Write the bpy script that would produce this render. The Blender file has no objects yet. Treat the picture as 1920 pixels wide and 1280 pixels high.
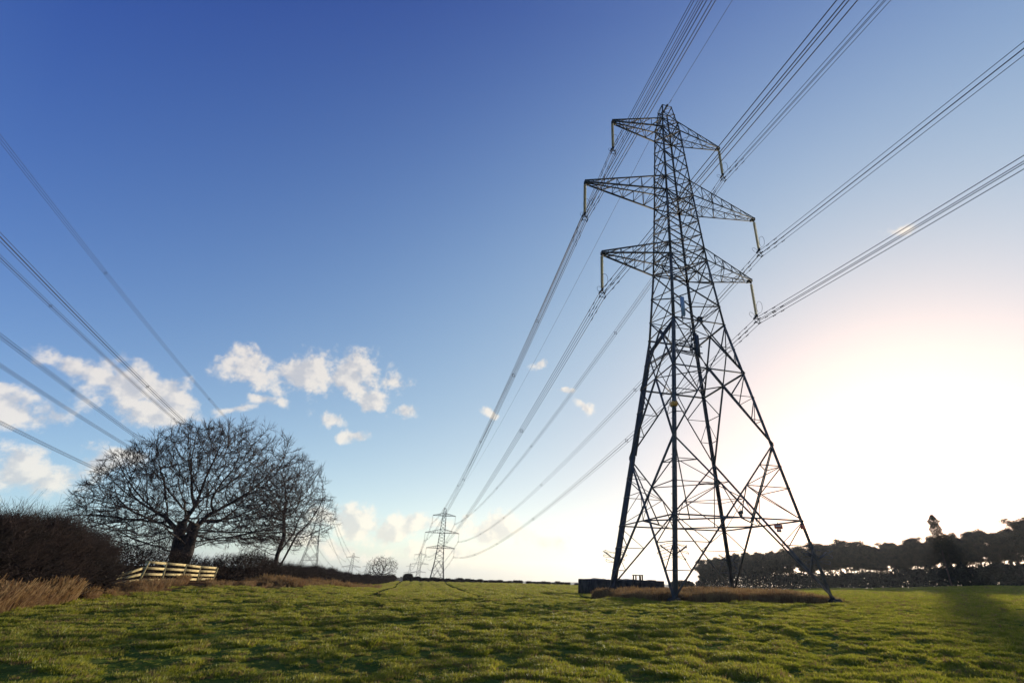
import bpy, math, random
import numpy as np
from mathutils import Vector, Matrix
rng = np.random.default_rng(7)
random.seed(7)
R = math.radians
scn = bpy.context.scene
C = scn.collection
# ------------------------------------------------------------------ camera
F, PITCH, ROLL, CX, CY = 891.18, 0.42841, 0.02068, 1067.35, 666.97
CAMZ = 1.419
cam_d = bpy.data.cameras.new('camera')
cam = bpy.data.objects.new('camera', cam_d); C.objects.link(cam)
cam_d.sensor_width = 36; cam_d.lens = F / 1920 * 36
cam_d.shift_x = -(CX - 960) / 1920; cam_d.shift_y = (CY - 640) / 1920
cam_d.clip_start = .1; cam_d.clip_end = 20000
c_, s_ = math.cos(PITCH), math.sin(PITCH); cr, sr = math.cos(ROLL), math.sin(ROLL)
rt = Vector((cr, -sr * s_, sr * c_)); up = Vector((-sr, -cr * s_, cr * c_)); bk = -Vector((0, c_, s_))
M4 = Matrix((rt, up, bk)).transposed().to_4x4(); M4.translation = (0, 0, CAMZ)
cam.matrix_world = M4
scn.camera = cam
# ------------------------------------------------------------------ light
SUN_AZ, SUN_EL = 36.1, 6.15
scn.view_settings.view_transform = 'Standard'; scn.view_settings.look = 'None'
scn.view_settings.gamma = 1; scn.view_settings.exposure = 0.55
scn.view_settings.use_curve_mapping = False
sd = bpy.data.lights.new('sun', 'SUN'); sd.energy = 5.0; sd.angle = R(.53); sd.color = (1, .90, .74)
sun = bpy.data.objects.new('sun', sd); C.objects.link(sun)
SD = Vector((math.sin(R(SUN_AZ)) * math.cos(R(SUN_EL)), math.cos(R(SUN_AZ)) * math.cos(R(SUN_EL)), math.sin(R(SUN_EL))))
sun.rotation_euler = SD.to_track_quat('Z', 'Y').to_euler(); sun.location = (0, 0, 60)

W = bpy.data.worlds.new('World'); scn.world = W; W.use_nodes = True
def build_world():
    nt = W.node_tree; nt.nodes.clear(); N = nt.nodes; Lk = nt.links.new
    def math_(op, a, b=None, c=None, clamp=False):
        n = N.new('ShaderNodeMath'); n.operation = op; n.use_clamp = clamp
        for i, v in enumerate((a, b, c)):
            if v is None: continue
            if isinstance(v, (int, float)): n.inputs[i].default_value = v
            else: Lk(v, n.inputs[i])
        return n.outputs[0]
    def vmath(op, a, b=None, out=0):
        n = N.new('ShaderNodeVectorMath'); n.operation = op
        for i, v in enumerate((a, b)):
            if v is None: continue
            if isinstance(v, (tuple, list)): n.inputs[i].default_value = v
            else: Lk(v, n.inputs[i])
        return n.outputs[out]
    out = N.new('ShaderNodeOutputWorld'); bg = N.new('ShaderNodeBackground')
    Lk(bg.outputs[0], out.inputs[0])
    sky = N.new('ShaderNodeTexSky'); sky.sky_type = 'NISHITA'; sky.sun_disc = False
    sky.sun_elevation = R(SUN_EL); sky.sun_rotation = R(SUN_AZ)
    sky.air_density = 1.0; sky.dust_density = 0.6; sky.ozone_density = 3.0; sky.altitude = 50
    tc = N.new('ShaderNodeTexCoord'); D = vmath('NORMALIZE', tc.outputs['Generated'])
    sep = N.new('ShaderNodeSeparateXYZ'); Lk(D, sep.inputs[0])
    az = math_('MULTIPLY', math_('ARCTAN2', sep.outputs[0], sep.outputs[1]), 57.2958)
    el = math_('MULTIPLY', math_('ARCSINE', sep.outputs[2]), 57.2958)
    # aureole of the air round the sun (light of the sky itself)
    ds = vmath('DOT_PRODUCT', D, tuple(SD), 1); ds = math_('MAXIMUM', ds, 0)
    ang = math_('MULTIPLY', math_('ARCCOSINE', math_('MINIMUM', ds, .99999)), 57.2958)
    def rgb(col, fac):
        n = N.new('ShaderNodeMix'); n.data_type = 'RGBA'; n.inputs[6].default_value = (0, 0, 0, 1); n.inputs[7].default_value = (*col, 1)
        n.clamp_factor = False; Lk(fac, n.inputs[0]); return n.outputs[2]
    def expo(a, k): return math_('EXPONENT', math_('MULTIPLY', math_('POWER', a, 1.0), -1.0 / k))
    a1 = rgb(AU[0][0], math_('MULTIPLY', expo(ang, AU[0][1]), AU[0][2]))
    # colour of the clear air: the sky model times a smooth function of height and distance from the sun
    an = math_('MULTIPLY', math_('MINIMUM', ang, 95), .01); ee = math_('MULTIPLY', math_('MINIMUM', math_('MAXIMUM', el, 0), 60), .01)
    terms = [an, ee, math_('MULTIPLY', an, an), math_('MULTIPLY', ee, ee), math_('MULTIPLY', an, ee), math_('EXPONENT', math_('MULTIPLY', ee, -25.0))]
    chs = []
    for ch in range(3):
        v = SKYK[0][ch]
        for q, t in enumerate(terms): v = math_('MULTIPLY_ADD', t, SKYK[q + 1][ch], v)
        chs.append(math_('EXPONENT', v))
    cc = N.new('ShaderNodeCombineXYZ')
    for i, v in enumerate(chs): Lk(v, cc.inputs[i])
    s = vmath('ADD', vmath('MULTIPLY', sky.outputs[0], cc.outputs[0]), a1)
    # clouds
    comb = N.new('ShaderNodeCombineXYZ'); Lk(az, comb.inputs[0]); Lk(el, comb.inputs[1])
    P = comb.outputs[0]
    n1 = N.new('ShaderNodeTexNoise'); n1.inputs['Scale'].default_value = .38; n1.inputs['Detail'].default_value = 9; n1.inputs['Roughness'].default_value = .62
    Lk(P, n1.inputs['Vector'])
    n2 = N.new('ShaderNodeTexNoise'); n2.inputs['Scale'].default_value = .13; n2.inputs['Detail'].default_value = 5
    Lk(P, n2.inputs['Vector'])
    warp = vmath('SCALE', vmath('SUBTRACT', n2.outputs['Color'], (.5, .5, .5))); warp.node.inputs['Scale'].default_value = 7.0
    Pw = vmath('ADD', P, warp)
    mx = None
    for (a, e, sa, se, k) in CLOUDS:
        q = vmath('LENGTH', vmath('DIVIDE', vmath('SUBTRACT', Pw, (a, e, 0)), (sa, se, 1e6)), None, 1)
        q = math_('MULTIPLY', math_('SUBTRACT', 1.0, q), k)
        mx = q if mx is None else math_('SMOOTH_MAX', mx, q, .12)
    dens = math_('ADD', mx, math_('MULTIPLY', math_('SUBTRACT', n1.outputs[0], .5), 3.0))
    mr = N.new('ShaderNodeMapRange'); mr.interpolation_type = 'SMOOTHSTEP'; Lk(dens, mr.inputs[0])
    mr.inputs[1].default_value = .0; mr.inputs[2].default_value = .7
    alpha = math_('MULTIPLY', mr.outputs[0], .93)
    n3 = N.new('ShaderNodeTexNoise'); n3.inputs['Scale'].default_value = .38; n3.inputs['Detail'].default_value = 3
    Lk(vmath('ADD', P, (.9, .5, 0)), n3.inputs['Vector'])
    lit = math_('MULTIPLY_ADD', math_('SUBTRACT', n1.outputs[0], n3.outputs[0]), 4.0, math_('MULTIPLY_ADD', dens, -.25, .75))
    mr2 = N.new('ShaderNodeMapRange'); mr2.interpolation_type = 'SMOOTHSTEP'; Lk(lit, mr2.inputs[0]); mr2.inputs[1].default_value = .1; mr2.inputs[2].default_value = .9
    ccol = N.new('ShaderNodeMix'); ccol.data_type = 'RGBA'; Lk(mr2.outputs[0], ccol.inputs[0])
    ccol.inputs[6].default_value = (*CLD[0], 1); ccol.inputs[7].default_value = (*CLD[1], 1)
    glow = vmath('SCALE', s); glow.node.inputs['Scale'].default_value = .36
    cl = vmath('ADD', ccol.outputs[2], glow)
    fin = N.new('ShaderNodeMix'); fin.data_type = 'RGBA'; Lk(alpha, fin.inputs[0]); Lk(s, fin.inputs[6]); Lk(cl, fin.inputs[7])
    Lk(fin.outputs[2], bg.inputs[0]); bg.inputs[1].default_value = .1025
AU = [((.92, .98, .95), 4.5, 7.0)]
SKYK = [[-0.0457, -0.5347, -0.5523], [3.2703, 3.0499, 2.0419], [4.3146, 4.7374, 3.2152], [-2.4065, -1.8938, -0.8256], [-1.9122, -2.7297, -1.7938], [-6.3807, -5.487, -2.3925], [-0.4742, 0.33, 1.25]]
CLD = ((3.2, 2.9, 2.65), (5.1, 4.4, 3.5))
CLOUDS = [(-36.5, 19.3, 3.4, 2.0, 1), (-31, 18.8, 5, 2.8, 1.1), (-27, 19.8, 4.5, 2.6, 1.1), (-24, 18.3, 2.6, 1.3, 1), (-33.5, 15.6, 2.6, 1, 1),
          (-36, 14.5, 2, .8, .8), (-21.4, 20.3, 2, 1.2, .7), (-19.2, 17.2, 1.8, 1.0, .9), (-27.5, 15, 2.3, .8, .9), (-24.8, 13.6, 2.3, 1.0, 1),
          (-50, 9.8, 3.6, 1.7, .9), (-48.6, 14.6, 3, 1.6, .9), (-44.6, 14.2, 4.6, 2.5, 1.1), (-40.8, 14.2, 4.0, 2.3, 1.1), (-47.5, 6.0, 4, 2.0, .8), (-43.8, 8.6, 2.3, 1.6, .9),
          (-23.5, 5.2, 3.5, 1.9, 1.3), (-18, 4.6, 4.5, 1.8, 1.3), (-25, 2.3, 5, 1.2, 1), (-8.5, 4.5, 4.5, 1.8, 1.3), (-2.5, 3.4, 3.0, 1.2, 1), (-14, 1.8, 9, 1.0, .7),
          (-9.2, 18.1, 1.5, .5, .9), (-.9, 20.2, 1.6, .7, .9), (2, 18.6, 1.5, .8, .9), (-4.2, 24.5, 1.2, .7, .8), (41, 32.1, 2.0, .6, .7)]
build_world()
scn.cycles.max_bounces = 6; scn.cycles.transparent_max_bounces = 8; scn.cycles.volume_bounces = 0

# ------------------------------------------------------------------ helpers
def tag(o, label=None, cat=None, group=None, kind=None):
    if label: o['label'] = label
    if cat: o['category'] = cat
    if group: o['group'] = group
    if kind: o['kind'] = kind
    return o
def empty(name, loc=(0, 0, 0), rz=0):
    o = bpy.data.objects.new(name, None); C.objects.link(o); o.location = loc; o.rotation_euler = (0, 0, rz)
    o.empty_display_size = .5; return o
def mesh_obj(name, v, f, mat, parent=None, smooth=False, link=True):
    """v (n,3) array, f list of int arrays all same size (m,k) or list of lists"""
    me = bpy.data.meshes.new(name)
    v = np.asarray(v, np.float32)
    if isinstance(f, np.ndarray):
        f = [f]
    me.vertices.add(len(v)); me.vertices.foreach_set('co', v.ravel())
    li = np.concatenate([a.ravel() for a in f]).astype(np.int32)
    tot = np.concatenate([np.full(len(a), a.shape[1]) for a in f]).astype(np.int32)
    st = np.concatenate([[0], np.cumsum(tot)[:-1]]).astype(np.int32)
    me.loops.add(len(li)); me.loops.foreach_set('vertex_index', li)
    me.polygons.add(len(tot)); me.polygons.foreach_set('loop_start', st); me.polygons.foreach_set('loop_total', tot)
    if smooth: me.polygons.foreach_set('use_smooth', np.ones(len(tot), bool))
    me.update(calc_edges=True)
    if mat: me.materials.append(mat)
    o = bpy.data.objects.new(name, me)
    if link: C.objects.link(o)
    if parent: o.parent = parent
    return o
class MB:
    def __init__(s): s.v = []; s.f4 = []; s.f3 = []; s.n = 0
    def add(s, v, f):
        v = np.asarray(v, float).reshape(-1, 3); f = np.asarray(f)
        if len(f): (s.f4 if f.shape[1] == 4 else s.f3).append(f + s.n)
        s.v.append(v); s.n += len(v); return s
    def build(s, name, mat, parent=None, smooth=False, link=True):
        f = []
        if s.f4: f.append(np.concatenate(s.f4))
        if s.f3: f.append(np.concatenate(s.f3))
        return mesh_obj(name, np.concatenate(s.v), f, mat, parent, smooth, link)
    def box(s, c, d, rz=0, tilt=None):
        x, y, z = np.array(d) / 2
        P = np.array([(a * x, b * y, e * z) for e in (-1, 1) for a, b in ((-1, -1), (1, -1), (1, 1), (-1, 1))])
        if tilt is not None: P = P @ np.array(Matrix.Rotation(tilt[0], 3, tilt[1])).T
        co, si = math.cos(rz), math.sin(rz); P = P @ np.array([[co, si, 0], [-si, co, 0], [0, 0, 1]])
        return s.add(P + np.array(c), [(3, 2, 1, 0), (4, 5, 6, 7), (0, 1, 5, 4), (1, 2, 6, 5), (2, 3, 7, 6), (3, 0, 4, 7)])
    def angle(s, a, b, w, t=None, ref=None):
        """steel angle section from a to b, leg width w"""
        a = np.array(a, float); b = np.array(b, float); d = b - a; l = np.linalg.norm(d)
        if l < 1e-6: return s
        d /= l; t = t or w * .16
        r = np.array(ref if ref is not None else (0, 0, 1), float)
        if abs(r @ d) > .95: r = np.array((1., 0, 0))
        u = np.cross(d, r); u /= np.linalg.norm(u); q = np.cross(u, d)
        pr = np.array([(0, 0), (w, 0), (w, t), (t, t), (t, w), (0, w)]) - w * .35
        ring = pr[:, :1] * u + pr[:, 1:] * q
        V = np.concatenate([a + ring, b + ring])
        s.add(V, [(i, (i + 1) % 6, (i + 1) % 6 + 6, i + 6) for i in range(6)])
        k = s.n - 12
        s.f4.append(np.array([(0, 3, 2, 1), (0, 5, 4, 3), (6, 7, 8, 9), (6, 9, 10, 11)]) + k)
        return s
    def tubes(s, A, B, ra, rb, n=4):
        A = np.asarray(A, float).reshape(-1, 3); B = np.asarray(B, float).reshape(-1, 3)
        m = len(A)
        if not m: return s
        d = B - A; l = np.linalg.norm(d, axis=1, keepdims=True); d = d / np.maximum(l, 1e-9)
        r = np.where(np.abs(d[:, 2:]) > .9, np.array([[1., 0, 0]]), np.array([[0, 0, 1.]]))
        u = np.cross(d, r); u /= np.linalg.norm(u, axis=1, keepdims=True); q = np.cross(d, u)
        th = np.arange(n) * 2 * math.pi / n
        ring = np.cos(th)[None, :, None] * u[:, None] + np.sin(th)[None, :, None] * q[:, None]
        ra = np.broadcast_to(np.asarray(ra, float), (m,))[:, None, None]; rb = np.broadcast_to(np.asarray(rb, float), (m,))[:, None, None]
        V = np.concatenate([A[:, None] + ring * ra, B[:, None] + ring * rb], 1).reshape(-1, 3)
        i = np.arange(n); j = (i + 1) % n
        f = np.stack([i, j, j + n, i + n], 1)[None] + (np.arange(m) * 2 * n)[:, None, None]
        return s.add(V, f.reshape(-1, 4))
    def path(s, P, r, n=5):
        """continuous tube along a polyline"""
        P = np.asarray(P, float); m = len(P)
        d = np.gradient(P, axis=0); d /= np.maximum(np.linalg.norm(d, axis=1, keepdims=True), 1e-9)
        rf = np.where(np.abs(d[:, 2:]) > .9, np.array([[1., 0, 0]]), np.array([[0, 0, 1.]]))
        u = np.cross(d, rf); u /= np.linalg.norm(u, axis=1, keepdims=True); q = np.cross(d, u)
        th = np.arange(n) * 2 * math.pi / n; r = np.broadcast_to(np.asarray(r, float), (m,))[:, None, None]
        V = (P[:, None] + (np.cos(th)[None, :, None] * u[:, None] + np.sin(th)[None, :, None] * q[:, None]) * r).reshape(-1, 3)
        i = np.arange(n); j = (i + 1) % n
        f = np.stack([i, j, j + n, i + n], 1)[None] + (np.arange(m - 1) * n)[:, None, None]
        s.add(V, f.reshape(-1, 4)); k = s.n - m * n
        if n == 4: s.f4 += [np.array([[3, 2, 1, 0]]) + k, np.array([[0, 1, 2, 3]]) + k + (m - 1) * n]
        return s
def copy_tree(o, parent=None):
    c = o.copy(); C.objects.link(c)
    if parent: c.parent = parent
    for ch in o.children: copy_tree(ch, c)
    return c

# value noise in numpy
_tab = rng.random((256, 256))
def vnoise(x, y):
    xi = np.floor(x).astype(int); yi = np.floor(y).astype(int); fx = x - xi; fy = y - yi
    fx = fx * fx * (3 - 2 * fx); fy = fy * fy * (3 - 2 * fy)
    a = _tab[xi & 255, yi & 255]; b = _tab[(xi + 1) & 255, yi & 255]; c = _tab[xi & 255, (yi + 1) & 255]; d = _tab[(xi + 1) & 255, (yi + 1) & 255]
    return (a * (1 - fx) + b * fx) * (1 - fy) + (c * (1 - fx) + d * fx) * fy - .5
def fbm(x, y, o=4):
    s = 0; a = 1
    for i in range(o): s = s + a * vnoise(x * 2 ** i + 17 * i, y * 2 ** i + 5 * i); a *= .5
    return s

# ------------------------------------------------------------------ materials
def mat(name, col, rough=.8, metal=0, var=None, scale=8, bump=0, bscale=40, trans=0, spec=.3, detail=5, coord='Object'):
    m = bpy.data.materials.new(name); m.use_nodes = True; nt = m.node_tree; N = nt.nodes; L = nt.links.new
    b = N['Principled BSDF']; b.inputs['Roughness'].default_value = rough; b.inputs['Metallic'].default_value = metal
    b.inputs['Specular IOR Level'].default_value = spec
    b.inputs['Base Color'].default_value = (*col, 1)
    tc = N.new('ShaderNodeTexCoord'); src = None
    if var is not None:
        n = N.new('ShaderNodeTexNoise'); n.inputs['Scale'].default_value = scale; n.inputs['Detail'].default_value = detail; L(tc.outputs[coord], n.inputs['Vector'])
        mr = N.new('ShaderNodeMapRange'); L(n.outputs[0], mr.inputs[0]); mr.inputs[1].default_value = .35; mr.inputs[2].default_value = .65
        mx = N.new('ShaderNodeMix'); mx.data_type = 'RGBA'; L(mr.outputs[0], mx.inputs[0])
        mx.inputs[6].default_value = (*col, 1); mx.inputs[7].default_value = (*var, 1); L(mx.outputs[2], b.inputs['Base Color']); src = mx.outputs[2]
    if bump:
        n = N.new('ShaderNodeTexNoise'); n.inputs['Scale'].default_value = bscale; n.inputs['Detail'].default_value = 6; L(tc.outputs[coord], n.inputs['Vector'])
        bp = N.new('ShaderNodeBump'); bp.inputs['Strength'].default_value = bump; bp.inputs['Distance'].default_value = .05
        L(n.outputs[0], bp.inputs['Height']); L(bp.outputs[0], b.inputs['Normal'])
    if trans:
        t = N.new('ShaderNodeBsdfTranslucent'); ms = N.new('ShaderNodeMixShader'); ms.inputs[0].default_value = trans
        if src: L(src, t.inputs[0])
        else: t.inputs[0].default_value = (*col, 1)
        L(b.outputs[0], ms.inputs[1]); L(t.outputs[0], ms.inputs[2]); L(ms.outputs[0], N['Material Output'].inputs[0])
    return m
M_steel = mat('galvanised_steel', (.115, .11, .105), .8, 0, (.055, .053, .05), 1.5, spec=.2)
M_steel_d = mat('dull_steel', (.05, .052, .06), .7, .1, spec=.2)
M_wire = mat('aluminium_wire', (.025, .028, .04), .7, 0, spec=.2)
M_rust = mat('rusty_steel', (.23, .09, .04), .8, .1, (.12, .05, .03), 3)
M_glass = mat('insulator_glass', (.62, .6, .46), .3, 0, None, trans=.45, spec=.5)
M_conc = mat('concrete', (.26, .25, .23), .9, 0, (.16, .155, .14), 3, .4, 20)
M_bunk = mat('weathered_concrete', (.06, .052, .045), .95, 0, (.025, .022, .02), 1.6, .6, 6, spec=.05)
M_sign_r = mat('sign_red', (.5, .09, .05), .5)
M_sign_w = mat('sign_pale', (.7, .62, .5), .5)
M_sign_k = mat('sign_black', (.02, .02, .02), .6)
M_ant = mat('antenna_grey', (.33, .4, .45), .5, 0, (.26, .32, .37), 4)
M_orange = mat('faded_orange_tape', (.65, .28, .05), .6)
M_bark = mat('bark', (.055, .042, .034), .95, 0, (.028, .022, .018), 3, .8, 9)
M_twig = mat('twig', (.06, .04, .032), .9, 0, (.03, .022, .02), 2)
M_hedge = mat('bare_hedge', (.042, .026, .021), .95, 0, (.017, .012, .010), 1.2)
M_needle = mat('pine_needles', (.075, .055, .025), .8, 0, (.03, .026, .012), .6, trans=.4)
M_pbark = mat('pine_bark', (.10, .06, .04), .95, 0, (.05, .03, .02), 2)
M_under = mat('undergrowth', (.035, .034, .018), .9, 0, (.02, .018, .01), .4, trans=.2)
M_wood = mat('pale_timber', (.48, .38, .17), .85, 0, (.25, .19, .09), 6, .3, 30)
M_dry = mat('dry_grass', (.32, .20, .08), .8, 0, (.13, .08, .035), .35, trans=.35, coord='Object')
M_dry2 = mat('red_dry_grass', (.22, .12, .05), .8, 0, (.08, .042, .02), .5, trans=.45)
M_blade = mat('grass_blade', (.27, .26, .018), .5, 0, (.13, .155, .01), .5, trans=.5, spec=.35)
M_blade2 = mat('grass_blade_yellow', (.42, .36, .06), .6, 0, (.24, .22, .03), .5, trans=.5)
def mat_ground():
    m = bpy.data.materials.new('field_ground'); m.use_nodes = True; nt = m.node_tree; N = nt.nodes; L = nt.links.new
    b = N['Principled BSDF']; b.inputs['Roughness'].default_value = .95; b.inputs['Specular IOR Level'].default_value = 0
    geo = N.new('ShaderNodeNewGeometry')
    def noise(sc, det=6, rot=None, scl=None):
        n = N.new('ShaderNodeTexNoise'); n.inputs['Scale'].default_value = sc; n.inputs['Detail'].default_value = det; n.inputs['Roughness'].default_value = .65
        if scl:
            mp = N.new('ShaderNodeMapping'); mp.inputs['Rotation'].default_value = (0, 0, rot); mp.inputs['Scale'].default_value = scl
            L(geo.outputs['Position'], mp.inputs[0]); L(mp.outputs[0], n.inputs['Vector'])
        else: L(geo.outputs['Position'], n.inputs['Vector'])
        return n.outputs[0]
    def ramp(src, stops):
        r = N.new('ShaderNodeValToRGB'); L(src, r.inputs[0]); e = r.color_ramp.elements
        e[0].position, e[0].color = stops[0][0], (*stops[0][1], 1); e[1].position, e[1].color = stops[-1][0], (*stops[-1][1], 1)
        for p, c in stops[1:-1]: k = e.new(p); k.color = (*c, 1)
        return r.outputs[0]
    def mix(f, a, c):
        x = N.new('ShaderNodeMix'); x.data_type = 'RGBA'
        if isinstance(f, float): x.inputs[0].default_value = f
        else: L(f, x.inputs[0])
        L(a, x.inputs[6]); L(c, x.inputs[7]); return x.outputs[2]
    near = mix(.5, ramp(noise(2.2), [(.35, (.035, .05, .012)), (.5, (.085, .12, .022)), (.65, (.15, .15, .04))]), ramp(noise(.18), [(.3, (.05, .085, .014)), (.7, (.13, .14, .035))]))
    furrow = ramp(noise(1, 3, R(-15), (1.6, .03, 1)), [(.3, (.05, .085, .016)), (.55, (.09, .125, .024)), (.75, (.14, .14, .045))])
    crop = mix(.45, furrow, ramp(noise(.05), [(.3, (.055, .09, .018)), (.7, (.12, .13, .035))]))
    rough = ramp(noise(.8), [(.3, (.05, .03, .018)), (.7, (.17, .095, .045))])
    far = ramp(noise(.008), [(.3, (.05, .07, .03)), (.7, (.09, .08, .045))])
    soil = ramp(noise(2), [(.3, (.02, .016, .01)), (.7, (.045, .04, .02))])
    def att(n):
        a = N.new('ShaderNodeAttribute'); a.attribute_name = n; return a.outputs['Fac']
    c = mix(att('crop'), near, crop); c = mix(att('track'), c, soil); c = mix(att('rough'), c, rough); c = mix(att('far'), c, far)
    L(c, b.inputs['Base Color'])
    bp = N.new('ShaderNodeBump'); bp.inputs['Strength'].default_value = .9; bp.inputs['Distance'].default_value = .08
    L(noise(7, 8), bp.inputs['Height']); L(bp.outputs[0], b.inputs['Normal'])
    return m
M_ground = mat_ground()

# ------------------------------------------------------------------ terrain
TD = [0, 30, 45, 60, 100, 200, 320, 450, 700, 1500, 6000]
TA = [-180, -75, -34, -26, -19, -9, 2, 10, 14, 20, 28.7, 41, 75, 180]
TZ = np.array([[0, 0, 0, 0, 0, 0, 0, 0, -8, -25, -70],
      [0, 0, .3, .5, .8, 1, 1, 0, -20, -45, -90],
      [0, 0, .3, .4, .6, .8, 1, 0, -25, -45, -90],
      [0, 0, .05, .0, -.6, -1, 0, 1, -35, -46, -90],
      [0, 0, -.3, -.55, -1.5, -2.5, -10, -18, -34, -46, -90],
      [0, -.02, -.4, -.65, -1.3, -2.55, -16, -22, -33, -48, -90],
      [0, -.02, -.4, -.7, -1.5, -2.85, -15, -22, -33, -50, -90],
      [0, 0, -.1, -.6, -1.8, -4, -12, -18, -30, -50, -90],
      [0, 0, 0, -.45, -1.8, -5, -8.7, -13, -28, -48, -90],
      [0, 0, 0, -.2, -1.1, -3, -5.5, -9, -25, -45, -90],
      [0, 0, 0, -.1, -.45, -1.5, -3.2, -5, -15, -40, -90],
      [0, 0, 0, 0, 0, .25, .5, 0, -8, -30, -80],
      [0, 0, 0, 0, 0, .25, .5, 0, -8, -30, -80],
      [0, 0, 0, 0, 0, 0, 0, 0, -8, -25, -70]])
RUT = (5.92, 25.59, 0.1126, -0.9936)
def gz(x, y, fine=True):
    x = np.asarray(x, float); y = np.asarray(y, float)
    d = np.hypot(x, y); a = np.degrees(np.arctan2(x, y))
    ai = np.interp(a, TA, np.arange(len(TA))); i = np.clip(ai.astype(int), 0, len(TA) - 2); f = ai - i; f = f * f * (3 - 2 * f)
    di = np.interp(d, TD, np.arange(len(TD))); j = np.clip(di.astype(int), 0, len(TD) - 2); g = di - j
    z = (TZ[i, j] * (1 - g) + TZ[i, j + 1] * g) * (1 - f) + (TZ[i + 1, j] * (1 - g) + TZ[i + 1, j + 1] * g) * f
    if fine:
        k = np.clip(d / 4, 0, 1); px, py = x - RUT[0], y - RUT[1]; q = px * RUT[3] - py * RUT[2] + .5 * vnoise(x * .3, y * .3); z = z - .10 * np.exp(-(q / .28) ** 2) * np.clip((31 - d) / 4, 0, 1) * (d > 5) * (x > 2) * (.7 + .8 * vnoise(x * .9, y * .9)) + .05 * np.exp(-((q - .55) / .3) ** 2) * np.clip((31 - d) / 4, 0, 1) * (x > 2)
        wx = x + 1.2 * vnoise(x * .5, y * .5 + 7); wy = y + 1.2 * vnoise(x * .5 + 31, y * .5)
        z = z + k * (fbm(x * .3, y * .3, 2) * .08 + (fbm(wx * 1.05, wy * 1.05, 3) * .058 + fbm(wx * 3.3, wy * 3.3, 2) * .035) * np.clip(1.6 - d / 60, .15, 1))
        # old ridge across the pasture
        t = (x * -.38 + y * .925); s = x * .925 + y * .38
    return z
def edge_d(a):   # distance at which the grazed pasture ends, by direction
    return np.interp(a, [-180, -75, -50, -46, -40, -36, -33, -26.5, -19, -9, 2, 10, 20, 32, 45, 75, 180], [60, 20, 20, 23, 32, 37, 39, 41, 34, 31, 31, 40, 48, 50, 52, 60, 60])
def pt_az(a, d, dz=0):
    x = math.sin(R(a)) * d; y = math.cos(R(a)) * d; return Vector((x, y, float(gz(x, y, False)) + dz))
def build_ground():
    az = np.concatenate([np.arange(-180, -62, 6), np.arange(-62, 56, .22), np.arange(56, 180, 6)])
    az = np.radians(az); nr = 860
    r = np.concatenate([[.3], np.geomspace(1, 6000, nr)])
    A, Rr = np.meshgrid(az, r, indexing='ij')
    X = np.sin(A) * Rr; Y = np.cos(A) * Rr; Z = gz(X, Y)
    n, m = X.shape
    V = np.stack([X, Y, Z], -1).reshape(-1, 3)
    i = np.arange(n)[:, None]; j = np.arange(m - 1)[None]
    i2 = (i + 1) % n
    f = np.stack(np.broadcast_arrays(i * m + j, i * m + j + 1, i2 * m + j + 1, i2 * m + j), -1).reshape(-1, 4)
    V = np.concatenate([V, [[0, 0, 0]]])
    cap = np.stack([np.full(n, n * m), np.arange(n) * m, ((np.arange(n) + 1) % n) * m], 1)
    o = mesh_obj('ground', V, [f, cap], M_ground, smooth=True)
    x, y = V[:, 0], V[:, 1]; d = np.hypot(x, y); a = np.degrees(np.arctan2(x, y))
    def attr(nm, val):
        at = o.data.attributes.new(nm, 'FLOAT', 'POINT'); at.data.foreach_set('value', np.clip(val, 0, 1).astype(np.float32))
    e = edge_d(a)
    crop = np.clip((d - e) / 1.5, 0, 1)
    attr('crop', crop)
    # wheel tracks of the sprayer running away through the crop
    tr = np.zeros(len(x))
    for (x0, y0, x1, y1) in TRACKS:
        l = math.hypot(x1 - x0, y1 - y0); ux, uy = (x1 - x0) / l, (y1 - y0) / l
        for off in (.85,):
            q = np.abs((x - x0) * uy - (y - y0) * ux + off); tr = np.maximum(tr, np.clip(1.7 - q / .4, 0, 1) * (d > 33) * (d < 215))
    attr('track', tr * .75)
    # rough unmown ground: hedge foot and under the pylon
    tx, ty = x - T1X, y - T1Y; ct, st = math.cos(T1R), math.sin(T1R); lx = ct * tx + st * ty; ly = -st * tx + ct * ty
    un = np.clip((7.5 - np.maximum(np.abs(lx), np.abs(ly))) / .8 + vnoise(x * .8, y * .8), 0, 1)
    hg = np.clip((d - e) / 1.0 + vnoise(x, y), 0, 1) * np.clip((-25 - a) / 5, 0, 1)
    attr('rough', np.maximum(un, hg))
    attr('far', (d - 230) / 40)
    return tag(o, kind='structure')
TRACKS = [(-9.4, 28, -50, 163), (-4.3, 34, -27, 127), (3, 40, -6, 150)]
T1X, T1Y, T1R = 10.514, 38.378, .2622
ground = build_ground()

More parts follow.
